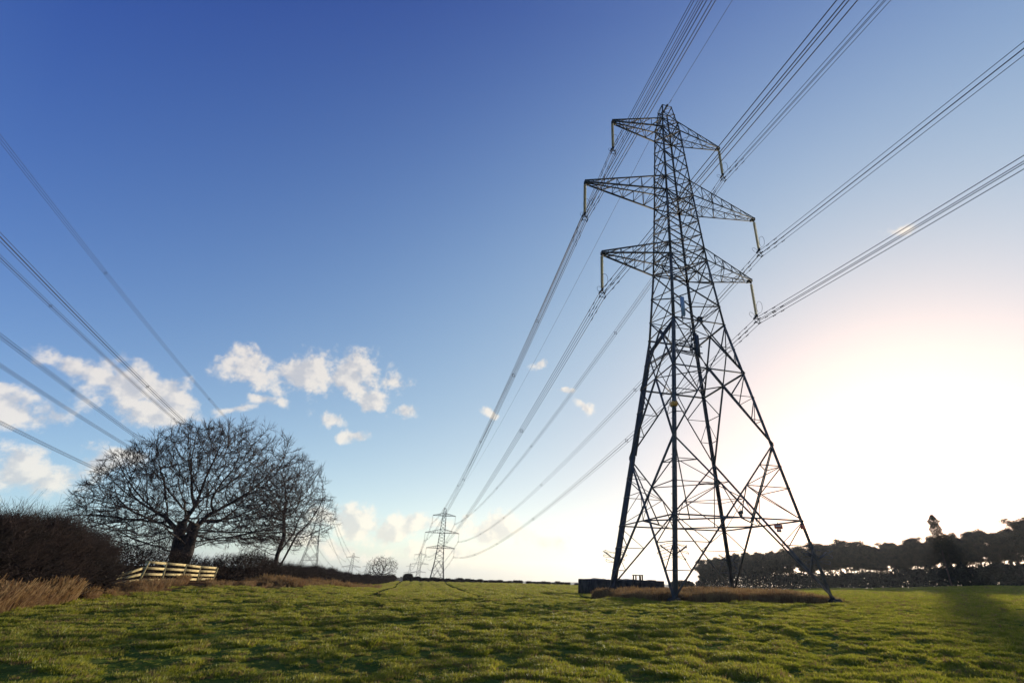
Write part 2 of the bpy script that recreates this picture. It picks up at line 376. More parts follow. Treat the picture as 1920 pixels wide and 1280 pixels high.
# ------------------------------------------------------------------ pylons
HH = [46.40, 36.79, 28.55]; ARM = [6.57, 9.65, 7.97]; HU = [47.8, 38.75, 29.95]; INS = 4.52; TOP = 50.6
def wd(h): return float(np.interp(h, [0, 21.45, 28.55, 36.79, 46.4, 47.8, 50.6], [5.72, 2.5, 1.94, 1.52, 1.08, 1.0, .6]))
CR = [(-1, -1), (1, -1), (1, 1), (-1, 1)]
def nod(k, h): w = wd(h); return np.array((CR[k % 4][0] * w, CR[k % 4][1] * w, h))
def mid(k, h): return (nod(k, h) + nod(k + 1, h)) / 2
def lerp(a, b, t): return np.asarray(a) * (1 - t) + np.asarray(b) * t
def build_pylon(label, full=True):
    T = empty('pylon'); tag(T, label, 'pylon')
    ks = 1.0 if full else 1.25
    # legs
    hs = [-.15, 21.45, 28.55, 36.79, 46.4, 50.6]; ws = [.25, .21, .18, .16, .13]
    for k in range(4):
        m = MB()
        for a, b, w in zip(hs[:-1], hs[1:], ws):
            A = nod(k, max(a, 0)); A[2] = a; B = nod(k, b)
            # angle section with its corner turned outwards
            d = B - A; d /= np.linalg.norm(d); cx, cy = CR[k]
            t = .03 * ks
            for ax in (0, 1):
                off = np.zeros(3); off[ax] = -CR[k][ax]
                th = np.zeros(3); th[1 - ax] = -CR[k][1 - ax]
                P = [A, A + off * w, A + off * w + th * t, A + th * t]
                Q = [p_ - A + B for p_ in P]
                m.add(np.array(P + Q), [(0, 1, 5, 4), (1, 2, 6, 5), (2, 3, 7, 6), (3, 0, 4, 7), (3, 2, 1, 0), (4, 5, 6, 7)])
        m.build('leg', M_steel, T)
    mw = .125 * ks; sw = .086 * ks; tw = .056 * ks
    # lower body bracing
    m = MB()
    def beam(a, b, w): m.angle(a, b, w)
    h0, h1, h2, h3, h4 = 0.1, 10.6, 16.65, 21.45, 28.55; hb = 5.05
    for k in range(4):
        for p, q in ((k, k + 1), (k + 1, k)):
            a, b = nod(p, h1), nod(q, h0 + .1)
            beam(a, b, mw)
            D = b - a
            def onD(h): return a + D * ((h1 - h) / (h1 - h0 - .1))
            # struts between this diagonal and the leg it springs from (upper) or meets (lower)
            for hh in (8.9, 7.3): beam(nod(p, hh), onD(hh), tw)
            beam(nod(p, 8.9), onD(7.3), tw); beam(nod(p, hb), onD(7.3), tw)
            for hh in (3.4, 1.7): beam(nod(q, hh), onD(hh), tw)
            beam(nod(q, 3.4), onD(1.7), tw); beam(nod(q, hb), onD(3.4), tw)
            beam(lerp(nod(p, hb), nod(q, hb), .5), onD(7.3), tw)
            # inverted V from the middle of the belt above down to the leg node
            a2, b2 = mid(k, h2), nod(q, h1); beam(a2, b2, mw * 1.05)
            f1, f2 = lerp(a2, b2, .36), lerp(a2, b2, .68)
            beam(f1, nod(q, 14.5), tw); beam(f1, nod(q, h2), sw); beam(f2, nod(q, 12.5), tw); beam(f2, nod(q, 14.5), tw)
            a3, b3 = mid(k, h3), nod(q, h2); beam(a3, b3, mw)
            f1 = lerp(a3, b3, .5); beam(f1, mid(k, h2), sw); beam(f1, nod(q, h3), sw); beam(f1, nod(q, 19.0), tw)
            beam(lerp(a3, b3, .78), nod(q, 19.0), tw)
            beam(mid(k, h3), nod(q, 23.3), sw)
        for h, w in ((hb, sw * 1.2), (h2, mw), (h3, mw)): beam(nod(k, h), nod(k + 1, h), w)
        # plan diamonds
        for h, w in ((hb, sw * 1.2), (h2, sw), (h3, sw), (h4, sw)): beam(mid(k, h), mid(k + 1, h), w)
        # hip trusses inside each corner
        beam(nod(k, h1), lerp(mid(k, hb), mid(k - 1, hb), .5), sw)
        for hh in (8.9, 7.3, 3.4):
            t = (h1 - hh) / (h1 - h0 - .1)
            P = nod(k, h1) * (1 - t) + nod(k + 1, h0 + .1) * t; Q = nod(k, h1) * (1 - t) + nod(k - 1, h0 + .1) * t
            if hh > hb: beam(P, Q, tw)
        # X panels up to the lowest arm
        pv = [23.3, 25.8, h4]
        for u, v in zip(pv[:-1], pv[1:]):
            beam(nod(k, u), nod(k + 1, v), sw * 1.15); beam(nod(k + 1, u), nod(k, v), sw * 1.15)
        beam(nod(k, 23.3), nod(k + 1, 23.3), tw)
    m.build('lower_lattice', M_steel, T)
    m = MB()
    # upper body X bracing
    lv = [h4, 29.95, 31.7, 33.4, 35.1, 36.79, 38.75, 40.7, 42.6, 44.5, 46.4, 47.8]
    for k in range(4):
        for u, v in zip(lv[:-1], lv[1:]):
            m.angle(nod(k, u), nod(k + 1, v), sw); m.angle(nod(k + 1, u), nod(k, v), sw)
        for h in HH + HU: m.angle(nod(k, h), nod(k + 1, h), mw * .8)
        for h in HH:
            m.angle(nod(k, h), nod(k + 2, h), sw)
            m.angle(nod(k, h), mid(k + 1, h + .0), tw)
    m.build('upper_lattice', M_steel, T)
    m = MB()
    for k in range(4):
        m.angle(nod(k, 47.8), nod(k + 1, 49.2), tw * 1.2); m.angle(nod(k + 1, 47.8), nod(k, 49.2), tw * 1.2)
        m.angle(nod(k, 49.2), nod(k + 1, TOP), tw * 1.2); m.angle(nod(k, TOP), nod(k + 1, TOP), sw); m.angle(nod(k, 49.2), nod(k + 1, 49.2), tw)
    m.box((0, 0, TOP + .04), (.16, 1.5, .14)); m.box((0, -.7, TOP - .1), (.12, .12, .3)); m.box((0, .7, TOP - .1), (.12, .12, .3))
    m.build('peak', M_steel, T)
    # cross arms
    for i in range(3):
        for sg in (-1, 1):
            m = MB(); h, hu, L_ = HH[i], HU[i], ARM[i]; w, wu = wd(h), wd(hu); n = (4, 6, 5)[i]
            tips = {}
            for sy in (-1, 1):
                B0 = np.array((sg * w, sy * w, h)); U0 = np.array((sg * wu, sy * wu, hu))
                B1 = np.array((sg * L_, sy * .16, h)); U1 = np.array((sg * L_, sy * .16, h + .16))
                tips[sy] = (B0, U0, B1, U1)
                m.angle(B0, B1, mw * 1.05); m.angle(U0, U1, mw * .85)
                for q in range(1, n + 1):
                    t0, t1 = (q - 1) / (n + .5), q / (n + .5)
                    m.angle(lerp(B0, B1, t1), lerp(U0, U1, t1), tw); m.angle(lerp(U0, U1, t0), lerp(B0, B1, t1), tw)
            for q in range(0, n):
                t0, t1 = q / (n + .5), (q + 1) / (n + .5)
                for a, b in ((0, 2), (1, 3)):
                    s0 = 1 if q % 2 else -1
                    m.angle(lerp(tips[s0][a], tips[s0][b], t0), lerp(tips[-s0][a], tips[-s0][b], t1), tw)
                    if q and a == 0: m.angle(lerp(tips[1][a], tips[1][b], t0), lerp(tips[-1][a], tips[-1][b], t0), tw)
            m.box((sg * (L_ - .12), 0, h + .07), (.34, .42, .3)); m.box((sg * (L_ - .38), 0, h - .12), (.16, .3, .16))
            m.build('cross_arm', M_steel, T)
    for k in range(4):
        m = MB(); n = nod(k, 0); z0 = 0 if full else 0
        P = [];
        for (r, z) in ((.46, -.6), (.44, .1), (.30, .24)):
            for a in range(12):
                th = a * math.pi / 6; P.append((n[0] + r * math.cos(th), n[1] + r * math.sin(th), z))
        f = [(a + 12 * b, (a + 1) % 12 + 12 * b, (a + 1) % 12 + 12 * (b + 1), a + 12 * (b + 1)) for b in range(2) for a in range(12)]
        m.add(P, f); m.add([P[24 + a] for a in (0, 3, 6, 9)], [(0, 1, 2, 3)]); m.v[-1] = np.array([P[24 + a] for a in (0, 3, 6, 9)])
        m.build('concrete_foot', M_bunk, T)
    if not full: return T
    # anti-climbing guards: brackets and barbed wire round every leg
    for k in range(4):
        m = MB(); c = nod(k, 2.75); cx, cy = CR[k]
        for dz, r in ((0, .95), (.35, .85), (-.35, .75)):
            P = [c + np.array((r * math.cos(t) * (1 + .12 * math.sin(3 * t + k)), r * math.sin(t) * (1 + .1 * math.cos(2 * t)), dz + .12 * math.sin(2 * t + k))) for t in np.linspace(0, 2 * math.pi, 25)]
            m.path(P, .014, 4)
            for t in np.linspace(0, 2 * math.pi, 40): 
                q = c + np.array((r * math.cos(t) * (1 + .12 * math.sin(3 * t + k)), r * math.sin(t) * (1 + .1 * math.cos(2 * t)), dz + .12 * math.sin(2 * t + k)))
                m.tubes([q - (0, 0, .05)], [q + (.03, 0, .05)], .006, .006, 3)
        for t in (0, math.pi / 2, math.pi, 3 * math.pi / 2):
            m.angle(c + (0, 0, -.2), c + np.array((1.15 * math.cos(t + .3), 1.15 * math.sin(t + .3), .35)), .05)
        m.build('climbing_guard', M_steel_d, T)
    # danger plates
    for (x, y, h, sx, kind) in ((2.67, -5.2, 4.56, .66, 0), (4.63, -5.2, 4.61, .36, 1), (4.75, 1.9, 6.31, .66, 2)):
        m = MB(); rz = 0 if kind < 2 else math.pi / 2
        m.box((x, y, h), (sx, .02, .28), rz)
        if kind != 1: m.box((x, y, h - .25), (sx * .55, .022, .2), rz)
        s = m.build('danger_sign', M_sign_r if kind < 2 else M_sign_k, T)
        if kind == 0:
            q = MB()
            q.box((x, y - .014, h + .03), (.46, .006, .07)); q.build('pale_band', M_sign_w, s)
            q = MB(); q.box((x, y - .015, h - .25), (.24, .006, .06)); q.build('pale_band', M_sign_w, s)
        q = MB(); q.box((x, y + (.03 if kind < 2 else 0), h + .2), (.04, .03, .2)); q.build('bracket', M_steel_d, s)
    # panel antennas on the near face
    def antenna(x, y, z, hgt, wdt, mt):
        a = MB(); a.box((x, y, z), (wdt, .16, hgt)); a.box((x, y, z + hgt / 2 + .03), (wdt * .9, .14, .06)); a.box((x, y, z - hgt / 2 - .04), (wdt * .85, .13, .08))
        o = a.build('panel_antenna', mt, T); p = MB(); p.tubes([(x, y + .22, z - hgt * .75)], [(x, y + .22, z + hgt * .7)], .045, .045, 8)
        for dz in (-.6, .55): p.box((x, y + .15, z + dz), (.12, .18, .1)); p.angle((x, y + .22, z + dz), (x + .25, y + .9, z + dz - .1), .07)
        p.tubes([(x - .08, y, z - hgt / 2)], [(x - .12, y + .1, z - hgt / 2 - .5)], .02, .02, 5); p.tubes([(x + .08, y, z - hgt / 2)], [(x + .02, y + .1, z - hgt / 2 - .5)], .02, .02, 5)
        p.build('antenna_mount', M_steel_d, o)
    antenna(-1.62, -2.75, 22.45, 1.75, .32, M_ant)
    antenna(-.85, -3.15, 18.6, 1.9, .34, M_steel_d)
    m = MB()
    for i in range(14):
        a = np.array((-1.4 + random.random() * .8, -3.1 + random.random() * .3, 18.2 + random.random() * 1.6)); m.tubes([a], [a + np.array((random.uniform(-.4, .4), random.uniform(-.2, .2), random.uniform(-.5, .7)))], .03, .03, 5)
        m.box(a, (.14, .12, .16))
    m.tubes([(-2.6, -2.9, 18.1)], [(-.4, -3.1, 18.0)], .05, .05, 6); m.tubes([(-2.6, -2.9, 18.7)], [(-.4, -3.1, 18.6)], .04, .04, 6); m.tubes([(-1.3, -3.1, 17.9)], [(-1.3, -3.1, 20.6)], .04, .04, 6)
    m.build('equipment_bracket', M_steel_d, T)
    m = MB(); m.box((.15, -2.45, 21.75), (.5, .3, .12)); m.box((.2, -2.45, 21.5), (.18, .25, .4)); m.build('junction_box', M_steel_d, T)
    # cable tray climbing the left leg, and its crossovers
    m = MB()
    for q in (.25, .62, 1.0):
        for a, b in ((.2, 10.6), (10.6, 19.6)):
            A = nod(3, a) + np.array((.1, -q, 0)); B = nod(3, b) + np.array((.1, -q * .8, 0)); m.box(lerp(A, B, .5), (.01, .01, .01)); m.angle(A, B, .15, .07)
    for h in np.arange(.6, 19.4, .62):
        n = nod(3, h); m.angle(n + (.1, -.2, 0), n + (.1, -1.0, 0), .06)
    for i in range(6):
        P = [nod(3, h) + np.array((.05, -.3 - .12 * i + .03 * math.sin(h * 2 + i), 0)) for h in np.linspace(.5, 19.2, 14)]; m.path(P, .035, 5)
    m.build('cable_ladder', M_steel_d, T)
    m = MB(); a, b = nod(0, 21.2), nod(3, 20.0)
    for dz in (0, .16, .32): m.angle(a + (.05, .05, -dz), b + (.05, -.3, -dz), .11, .05)
    a, b = nod(3, 19.0) + (.1, -.5, 0), nod(0, 17.9)
    for dz in (0, .14): m.angle(a + (0, 0, -dz), b + (.1, .1, -dz + .2), .09, .05); m.angle(b + (.1, .1, -dz + .2), np.array((-.6, -3.0, 17.8 - dz)), .08, .04)
    m.build('cable_tray', M_steel_d, T)
    m = MB(); n = nod(0, 13.1); m.box((n[0] + .08, n[1] + .08, n[2]), (.42, .42, .34)); m.build('marker_band', M_orange, T)
    # step bolts
    m = MB(); m.tubes([(0, 0, 0)], [(-.16, 0, 0)], .013, .013, 4); m.box((-.16, 0, 0), (.02, .05, .05)); sb = m.build('step_bolt', M_steel_d, T)
    for i, h in enumerate(np.arange(3.6, 46, .46)):
        o = sb if i == 0 else sb.copy()
        if i: C.objects.link(o)
        o.location = nod(0, h); o.rotation_euler = (0, 0, (i % 2) * math.pi / 2)
    return T
def place(T, x, y, rz, z, label=None):
    T.location = (x, y, z); T.rotation_euler = (0, 0, rz)
    if label: T['label'] = label
near_T = build_pylon('large dark lattice steel pylon close by, standing in brown grass right of centre')
place(near_T, T1X, T1Y, T1R, 0.0)
far_T = build_pylon('grey lattice pylon', False)
PY = [  # x, y, yaw, z, label
    (-72.2, 296.95, .3036, -15.41, 'grey steel pylon on the horizon hedge in mid field, tallest of the far ones'),
    (-161.6, 577.8, .32, -29.4, 'faint pylon just left of the larger far pylon, over the dark round bush'),
    (-256, 862.8, .32, -39.6, 'palest small pylon overlapping the left side of the faint second far pylon'),
    (-182.03, 370.23, .34, 1.23, 'pylon half hidden behind the right twigs of the slim bare tree'),
    (-231.1, 564.5, .33, -33.7, 'small distant pylon standing alone above the hedge left of the small round bare tree'),
    (-355.5, 934.7, .33, -41.2, 'tiny faint pylon just left of the small round bare tree crown')]
for i, (x, y, r, z, lb) in enumerate(PY):
    o = far_T if i == 0 else copy_tree(far_T)
    place(o, x, y, r, z, lb); o['group'] = 'pylons far off in the fields'
PYL = {'T1': (T1X, T1Y, T1R, 0.0), 'T2': PY[0][:4], 'T3': PY[1][:4], 'T4': PY[2][:4], 'S1': PY[3][:4], 'S2': PY[4][:4]}
def tpt(t, lx, h):
    x, y, r, z = PYL[t]; return np.array((x + math.cos(r) * lx, y + math.sin(r) * lx, z + h))

# insulator strings: a thing each, hanging from an arm tip
def build_insulator(detail=True):
    T = empty('insulator_string'); m = MB()
    n = 22 if detail else 8; r0 = .15 if detail else .17; z0, z1 = -.35, -3.85
    for i in range(n):
        z = z0 + (z1 - z0) * (i + .5) / n; h = (z0 - z1) / n; k = 10 if detail else 6
        prof = [(.03, h * .42), (.075, h * .30), (r0, -h * .05), (r0 * .93, -h * .2), (.05, -h * .05), (.03, -h * .42)]
        P = [(r * math.cos(a * 2 * math.pi / k), r * math.sin(a * 2 * math.pi / k), z + dz) for r, dz in prof for a in range(k)]
        f = [(a + k * b, (a + 1) % k + k * b, (a + 1) % k + k * (b + 1), a + k * (b + 1)) for b in range(5) for a in range(k)]
        m.add(P, f)
    m.build('glass_discs', M_glass, T, True)
    m = MB(); m.tubes([(0, 0, .0)], [(0, 0, -4.1)], .028, .028, 6); m.box((0, 0, -.12), (.1, .14, .3)); m.box((0, 0, -4.0), (.16, .3, .22))
    m.build('fittings', M_steel_d, T)
    m = MB(); a = .25
    for sx in (-1, 1):
        for sy in (-1, 1): m.tubes([(0, 0, -4.08)], [(sx * a, 0, -4.35)], .035, .035, 5)
        m.tubes([(sx * a, 0, -4.3)], [(sx * a, 0, -4.85)], .03, .03, 5)
    m.tubes([(-a, 0, -4.35)], [(a, 0, -4.35)], .04, .04, 5); m.tubes([(-a, 0, -4.78)], [(a, 0, -4.78)], .03, .03, 5)
    for sx in (-1, 1):
        for z in (-4.3, -4.78): m.box((sx * a, 0, z), (.07, .42, .09))
    m.build('yoke', M_steel_d, T)
    if detail:
        for s, L_, wl in ((-1, 1.15, .36), (1, .75, .3)):
            m = MB(); P = [(0, s * .1, -4.0), (0, s * .5, -3.95)]
            for t in np.linspace(-math.pi / 2, math.pi * 1.35, 20): P.append((wl * math.cos(t) * .9 * 1.0, s * (.62 + .12 * math.sin(t)), -3.95 + L_ * .5 * (1 + math.sin(t))))
            m.path(P, .017, 5); m.build('arcing_horn', M_steel_d, T)
    return T
ins0 = build_insulator(); ins1 = build_insulator(False)
names = {(0, -1): 'top left arm', (0, 1): 'top right arm', (1, -1): 'middle left arm', (1, 1): 'middle right arm', (2, -1): 'lowest left arm', (2, 1): 'lowest right arm'}
first = {True: True, False: True}
for t, who in (('T1', 'the big near pylon'), ('T2', 'the tallest far pylon'), ('S1', 'the pylon behind the bare tree'), ('T3', 'the faint second far pylon'), ('S2', 'the lone small distant pylon')):
    for i in range(3):
        for sg in (-1, 1):
            full = t == 'T1'; src = ins0 if full else ins1
            o = src if first[full] else copy_tree(src); first[full] = False
            P = tpt(t, sg * (ARM[i] - .02), HH[i] + .05); o.location = P; o.rotation_euler = (0, 0, PYL[t][2])
            tag(o, ('yellowish glass' if full else 'thin dark') + ' insulator hanging from the %s of %s' % (names[(i, sg)], who), 'insulator', 'insulator strings on the pylons')

# conductors
SC = .25
def bundle(label, P, r, spacers=(), clamp=None, four=True, quad=.46):
    """P (n,3) polyline of the bundle centre"""
    T = empty('power_line' if four else 'earth_wire', P[0]); P = P - P[0]
    d = np.gradient(P, axis=0); hx = np.stack([d[:, 1], -d[:, 0]], 1); hx /= np.linalg.norm(hx, axis=1, keepdims=True); H3 = np.concatenate([hx, np.zeros((len(P), 1))], 1)
    offs = [(a, b) for a in (-1, 1) for b in (-1, 1)] if four else [(0, 0)]
    for a, b in offs:
        Q = P + H3 * a * quad / 2 + np.array((0, 0, b * quad / 2)); m = MB(); m.path(Q, r, 4); m.build('conductor', M_wire, T)
    l = np.concatenate([[0], np.cumsum(np.linalg.norm(np.diff(P, axis=0), axis=1))])
    def at(s): 
        q = np.array([np.interp(s, l, P[:, k]) for k in range(3)]); hh = np.array([np.interp(s, l, H3[:, k]) for k in range(3)]); return q, hh
    for s in spacers:
        q, hh = at(s); m = MB(); e = quad / 2; up_ = np.array((0, 0, 1)); cs = [q + hh * a * e + up_ * b * e for a, b in ((-1, -1), (1, -1), (1, 1), (-1, 1))]
        for i in range(4): m.tubes([lerp(cs[i], q, .18)], [lerp(cs[(i + 1) % 4], q, .18)], .03, .03, 5); m.tubes([cs[i]], [lerp(cs[i], q, .3)], .035, .035, 5)
        m.build('spacer', M_wire, T)
    if clamp is not None:
        for sgn in (-1, 1):
            for (a, b) in offs:
                for ds in ((1.6, 2.7) if four else (1.2,)):
                    q, hh = at(clamp + sgn * (ds + .25 * a)); q2, _ = at(clamp + sgn * (ds + .25 * a + .35)); o_ = hh * a * quad / 2 + np.array((0, 0, b * quad / 2 - .07)); m = MB()
                    A, B = q + o_, q2 + o_; dd = (B - A) / np.linalg.norm(B - A)
                    m.tubes([A], [B], .012, .012, 4); m.tubes([A, B - dd * .1], [A + dd * .1, B], .04, .04, 6); m.tubes([lerp(A, B, .5)], [lerp(A, B, .5) + (0, 0, .08)], .015, .015, 4)
                    m.build('vibration_damper', M_steel_d, T)
    return tag(T, label, 'power line', 'power lines between the pylons')
TH_B, M_B, K_B, SAG = .30480, -.07487, .0003, 6.76
side = {-1: 'left', 1: 'right'}; lvl = ('top', 'middle', 'lowest')
for i in range(3):
    for sg in (-1, 1):
        A = tpt('T1', sg * ARM[i], HH[i] - INS); B = tpt('T2', sg * ARM[i], HH[i] - INS)
        db = np.linspace(300, 0, 90)[:-1]; back = np.stack([A[0] + math.sin(TH_B) * db, A[1] - math.cos(TH_B) * db, A[2] + M_B * db + K_B * db * db], 1)
        t = np.linspace(0, 1, 90) ** 1.0; fwd = A[None] + (B - A)[None] * t[:, None]; fwd[:, 2] -= 4 * SAG * t * (1 - t)
        P = np.concatenate([back, fwd]); l = np.concatenate([[0], np.cumsum(np.linalg.norm(np.diff(P, axis=0), axis=1))]); c0 = l[len(back)]; L_ = l[-1] - c0
        bundle('four-wire power line clamped at the %s tip of the %s arm of the near pylon' % (side[sg], lvl[i]), P, .027, [c0 + L_ * f for f in (.114, .318, .494, .68, .86)] + [c0 - 30 - 0 * f for f in ()], c0)
        if True:
            A, B = B, tpt('T3', sg * ARM[i], HH[i] - INS); P = A[None] + (B - A)[None] * t[:, None]; P[:, 2] -= 4 * 7 * t * (1 - t)
            bundle('faint line beyond the tallest far pylon, off its %s %s arm' % (side[sg], lvl[i]), P[::3], .03, four=True)
A = tpt('T1', 0, TOP - .05); B = tpt('T2', 0, TOP - .05)
back = np.stack([A[0] + math.sin(TH_B) * db, A[1] - math.cos(TH_B) * db, A[2] + M_B * db * .9 + K_B * db * db * .9], 1); fwd = A[None] + (B - A)[None] * t[:, None]; fwd[:, 2] -= 4 * SAG * .85 * t * (1 - t)
P = np.concatenate([back, fwd]); o = bundle('single thin earth wire running over the top of the near pylon', P, .022, (), np.linalg.norm(np.diff(P[:90], axis=0), axis=1).sum(), four=False)
# second line, passing left of the camera
S_TH, S_K = .32913, .000269
SW = [(1, 0, -.02405, -.073), (1, 1, .00469, -.10319), (-1, 0, .00298, -.09711), (1, 2, -.01859, -.0834), (-1, 1, -.00358, -.0955), (-1, 2, -.01204, -.09167)]
d_ = np.linspace(0, 470, 120)
SLAB = {(1, 0): 'power line highest and steepest of those crossing the left sky above the oak', (1, 1): 'power line meeting the oak crown top, right of a close pair', (-1, 0): 'power line meeting the oak crown top, left of a close pair',
        (1, 2): 'upper of the two power lines meeting the left shoulder of the oak', (-1, 1): 'darker power line just under another, meeting the left shoulder of the oak', (-1, 2): 'lowest power line at the left edge, meeting the left twigs of the oak'}
for sg, i, dt, mm in SW:
    A = tpt('S1', sg * ARM[i], HH[i] - INS); th = S_TH + dt
    P = np.stack([A[0] + math.sin(th) * d_, A[1] - math.cos(th) * d_, A[2] + mm * d_ + S_K * d_ * d_], 1)
    bundle(SLAB[(sg, i)], P, .030, [60, 130, 200, 262, 318, 370, 420], quad=.36)
    B = tpt('S2', sg * ARM[i], HH[i] - INS); t = np.linspace(0, 1, 30); P = A[None] + (B - A)[None] * t[:, None]; P[:, 2] -= 4 * 6 * t * (1 - t)
    bundle('faint line leaving the pylon behind the bare tree, off its %s %s arm' % (side[sg], lvl[i]), P, .03)

# ------------------------------------------------------------------ bare trees by space colonisation
def colonise(att, nodes, par, di, dk, step, iters=220, trop=(0, 0, .12), seed=1):
    rg = np.random.default_rng(seed)
    nodes = [np.array(n, float) for n in nodes]; par = list(par); att = att.copy(); alive = np.ones(len(att), bool)
    X = np.array(nodes); d = np.linalg.norm(att[:, None] - X[None], axis=2); near = d.argmin(1); nd = d.min(1); trop = np.array(trop); nch = np.zeros(len(nodes), int)
    for it in range(iters):
        ok = alive & (nd < di)
        if not ok.any(): break
        idx = near[ok]; X = np.array(nodes); v = att[ok] - X[idx]; v /= np.maximum(np.linalg.norm(v, axis=1, keepdims=True), 1e-9)
        S = np.zeros((len(X), 3)); np.add.at(S, idx, v); u = np.unique(idx)
        dirs = S[u]; dirs /= np.maximum(np.linalg.norm(dirs, axis=1, keepdims=True), 1e-9); dirs = dirs + trop + rg.normal(0, .07, dirs.shape); dirs /= np.linalg.norm(dirs, axis=1, keepdims=True)
        new = X[u] + dirs * step; far_ = np.array([((X - q) ** 2).sum(1).min() > (step * .62) ** 2 for q in new]) & (nch[u] < 3); u = u[far_]; new = new[far_]
        if not len(u): alive &= ~ok; continue
        for q in u: nch[q] += 1
        nch = np.concatenate([nch, np.zeros(len(u), int)]); k0 = len(nodes); nodes += list(new); par += list(u)
        dd = np.linalg.norm(att[:, None] - new[None], axis=2); j = dd.argmin(1); m = dd[np.arange(len(att)), j]; b = m < nd; near[b] = k0 + j[b]; nd[b] = m[b]
        alive &= nd > dk
        if len(nodes) > 22000: break
    return np.array(nodes), np.array(par)
def tree_mesh(X, par, tip=.011, expn=2.25, twig_n=2, twig_l=.5, seed=1, twig_r=.008, rmax=9, minr=.022, droop=0.0):
    rg = np.random.default_rng(seed); n = len(X); acc = np.zeros(n); ch = np.zeros(n, int)
    for i in range(n - 1, 0, -1):
        if ch[i] == 0: acc[i] = tip ** expn
        acc[par[i]] += acc[i] + 0; ch[par[i]] += 1
    rad = np.minimum(acc ** (1 / expn), rmax); i = np.arange(1, n); i = i[par[i] >= 0]; p = par[i]
    thick = MB(); fine = MB()
    big = rad[i] > .05
    thick.tubes(X[p[big]], X[i[big]], np.minimum(rad[p[big]], rad[i[big]] * 1.25), rad[i[big]], 7); sm = ~big
    fine.tubes(X[p[sm]], X[i[sm]], np.minimum(rad[p[sm]], rad[i[sm]] * 1.25), rad[i[sm]], 4)
    s = np.where(rad[i] < minr)[0]; s = i[s]
    A = np.repeat(X[s], twig_n, 0); D = np.repeat(X[s] - X[par[s]], twig_n, 0); D /= np.maximum(np.linalg.norm(D, axis=1, keepdims=True), 1e-9)
    D = D + rg.normal(0, .3, D.shape) + (0, 0, .15 - droop); D /= np.linalg.norm(D, axis=1, keepdims=True); l = rg.uniform(.4, 1.1, (len(D), 1)) * twig_l
    B = A + D * l; D2 = D + rg.normal(0, .22, D.shape) + (0, 0, .2 - droop); D2 /= np.linalg.norm(D2, axis=1, keepdims=True); Cc = B + D2 * l * .8
    fine.tubes(A, B, twig_r, twig_r * .8, 3); fine.tubes(B, Cc, twig_r * .8, twig_r * .5, 3)
    for k in range(3):
        D3 = D + rg.normal(0, .5, D.shape) + (0, 0, .2 - droop); D3 /= np.linalg.norm(D3, axis=1, keepdims=True); a = lerp(A, B, rg.uniform(.3, 1)); fine.tubes(a, a + D3 * l * .6, twig_r * .7, twig_r * .4, 3)
    return thick, fine
def dome(n, c, rx, ry, rz_, zmin, seed, shell=.55, flat=1.0):
    rg = np.random.default_rng(seed); P = []
    while len(P) < n:
        q = rg.uniform(-1, 1, 3); r = np.linalg.norm(q)
        lobe = 1 + .30 * float(fbm(np.array(math.atan2(q[1], q[0]) * 1.3 + seed), np.array(q[2] / (r + .01) * 1.5 + 3.3 * seed), 2))
        if r > lobe * .96 or (r < shell and rg.random() > .45): continue
        z = c[2] + q[2] * rz_
        if z < zmin + rg.uniform(0, .5): continue
        P.append((c[0] + q[0] * rx, c[1] + q[1] * ry, z))
    return np.array(P)
def make_tree(name, label, cat, base, att, trunk, di, dk, step, group=None, seed=1, r0=None, **kw):
    T = empty(name, base); tag(T, label, cat, group)
    nodes = [trunk[0][0]]; par = [-1]
    ends = []
    for st in trunk:
        p = 0 if st is trunk[0] or np.allclose(st[0], trunk[0][0]) else int(np.argmin([np.linalg.norm(np.array(n) - st[0]) for n in nodes]))
        for q in st[1:]:
            a = np.array(nodes[p]); q = np.array(q, float); k = max(1, int(np.linalg.norm(q - a) / step))
            for j in range(1, k + 1): nodes.append(a + (q - a) * j / k); par.append(p); p = len(nodes) - 1
    X, pr = colonise(att, nodes, par, di, dk, step, seed=seed); tk, fn = tree_mesh(X, pr, seed=seed, **kw)
    return T, tk, fn
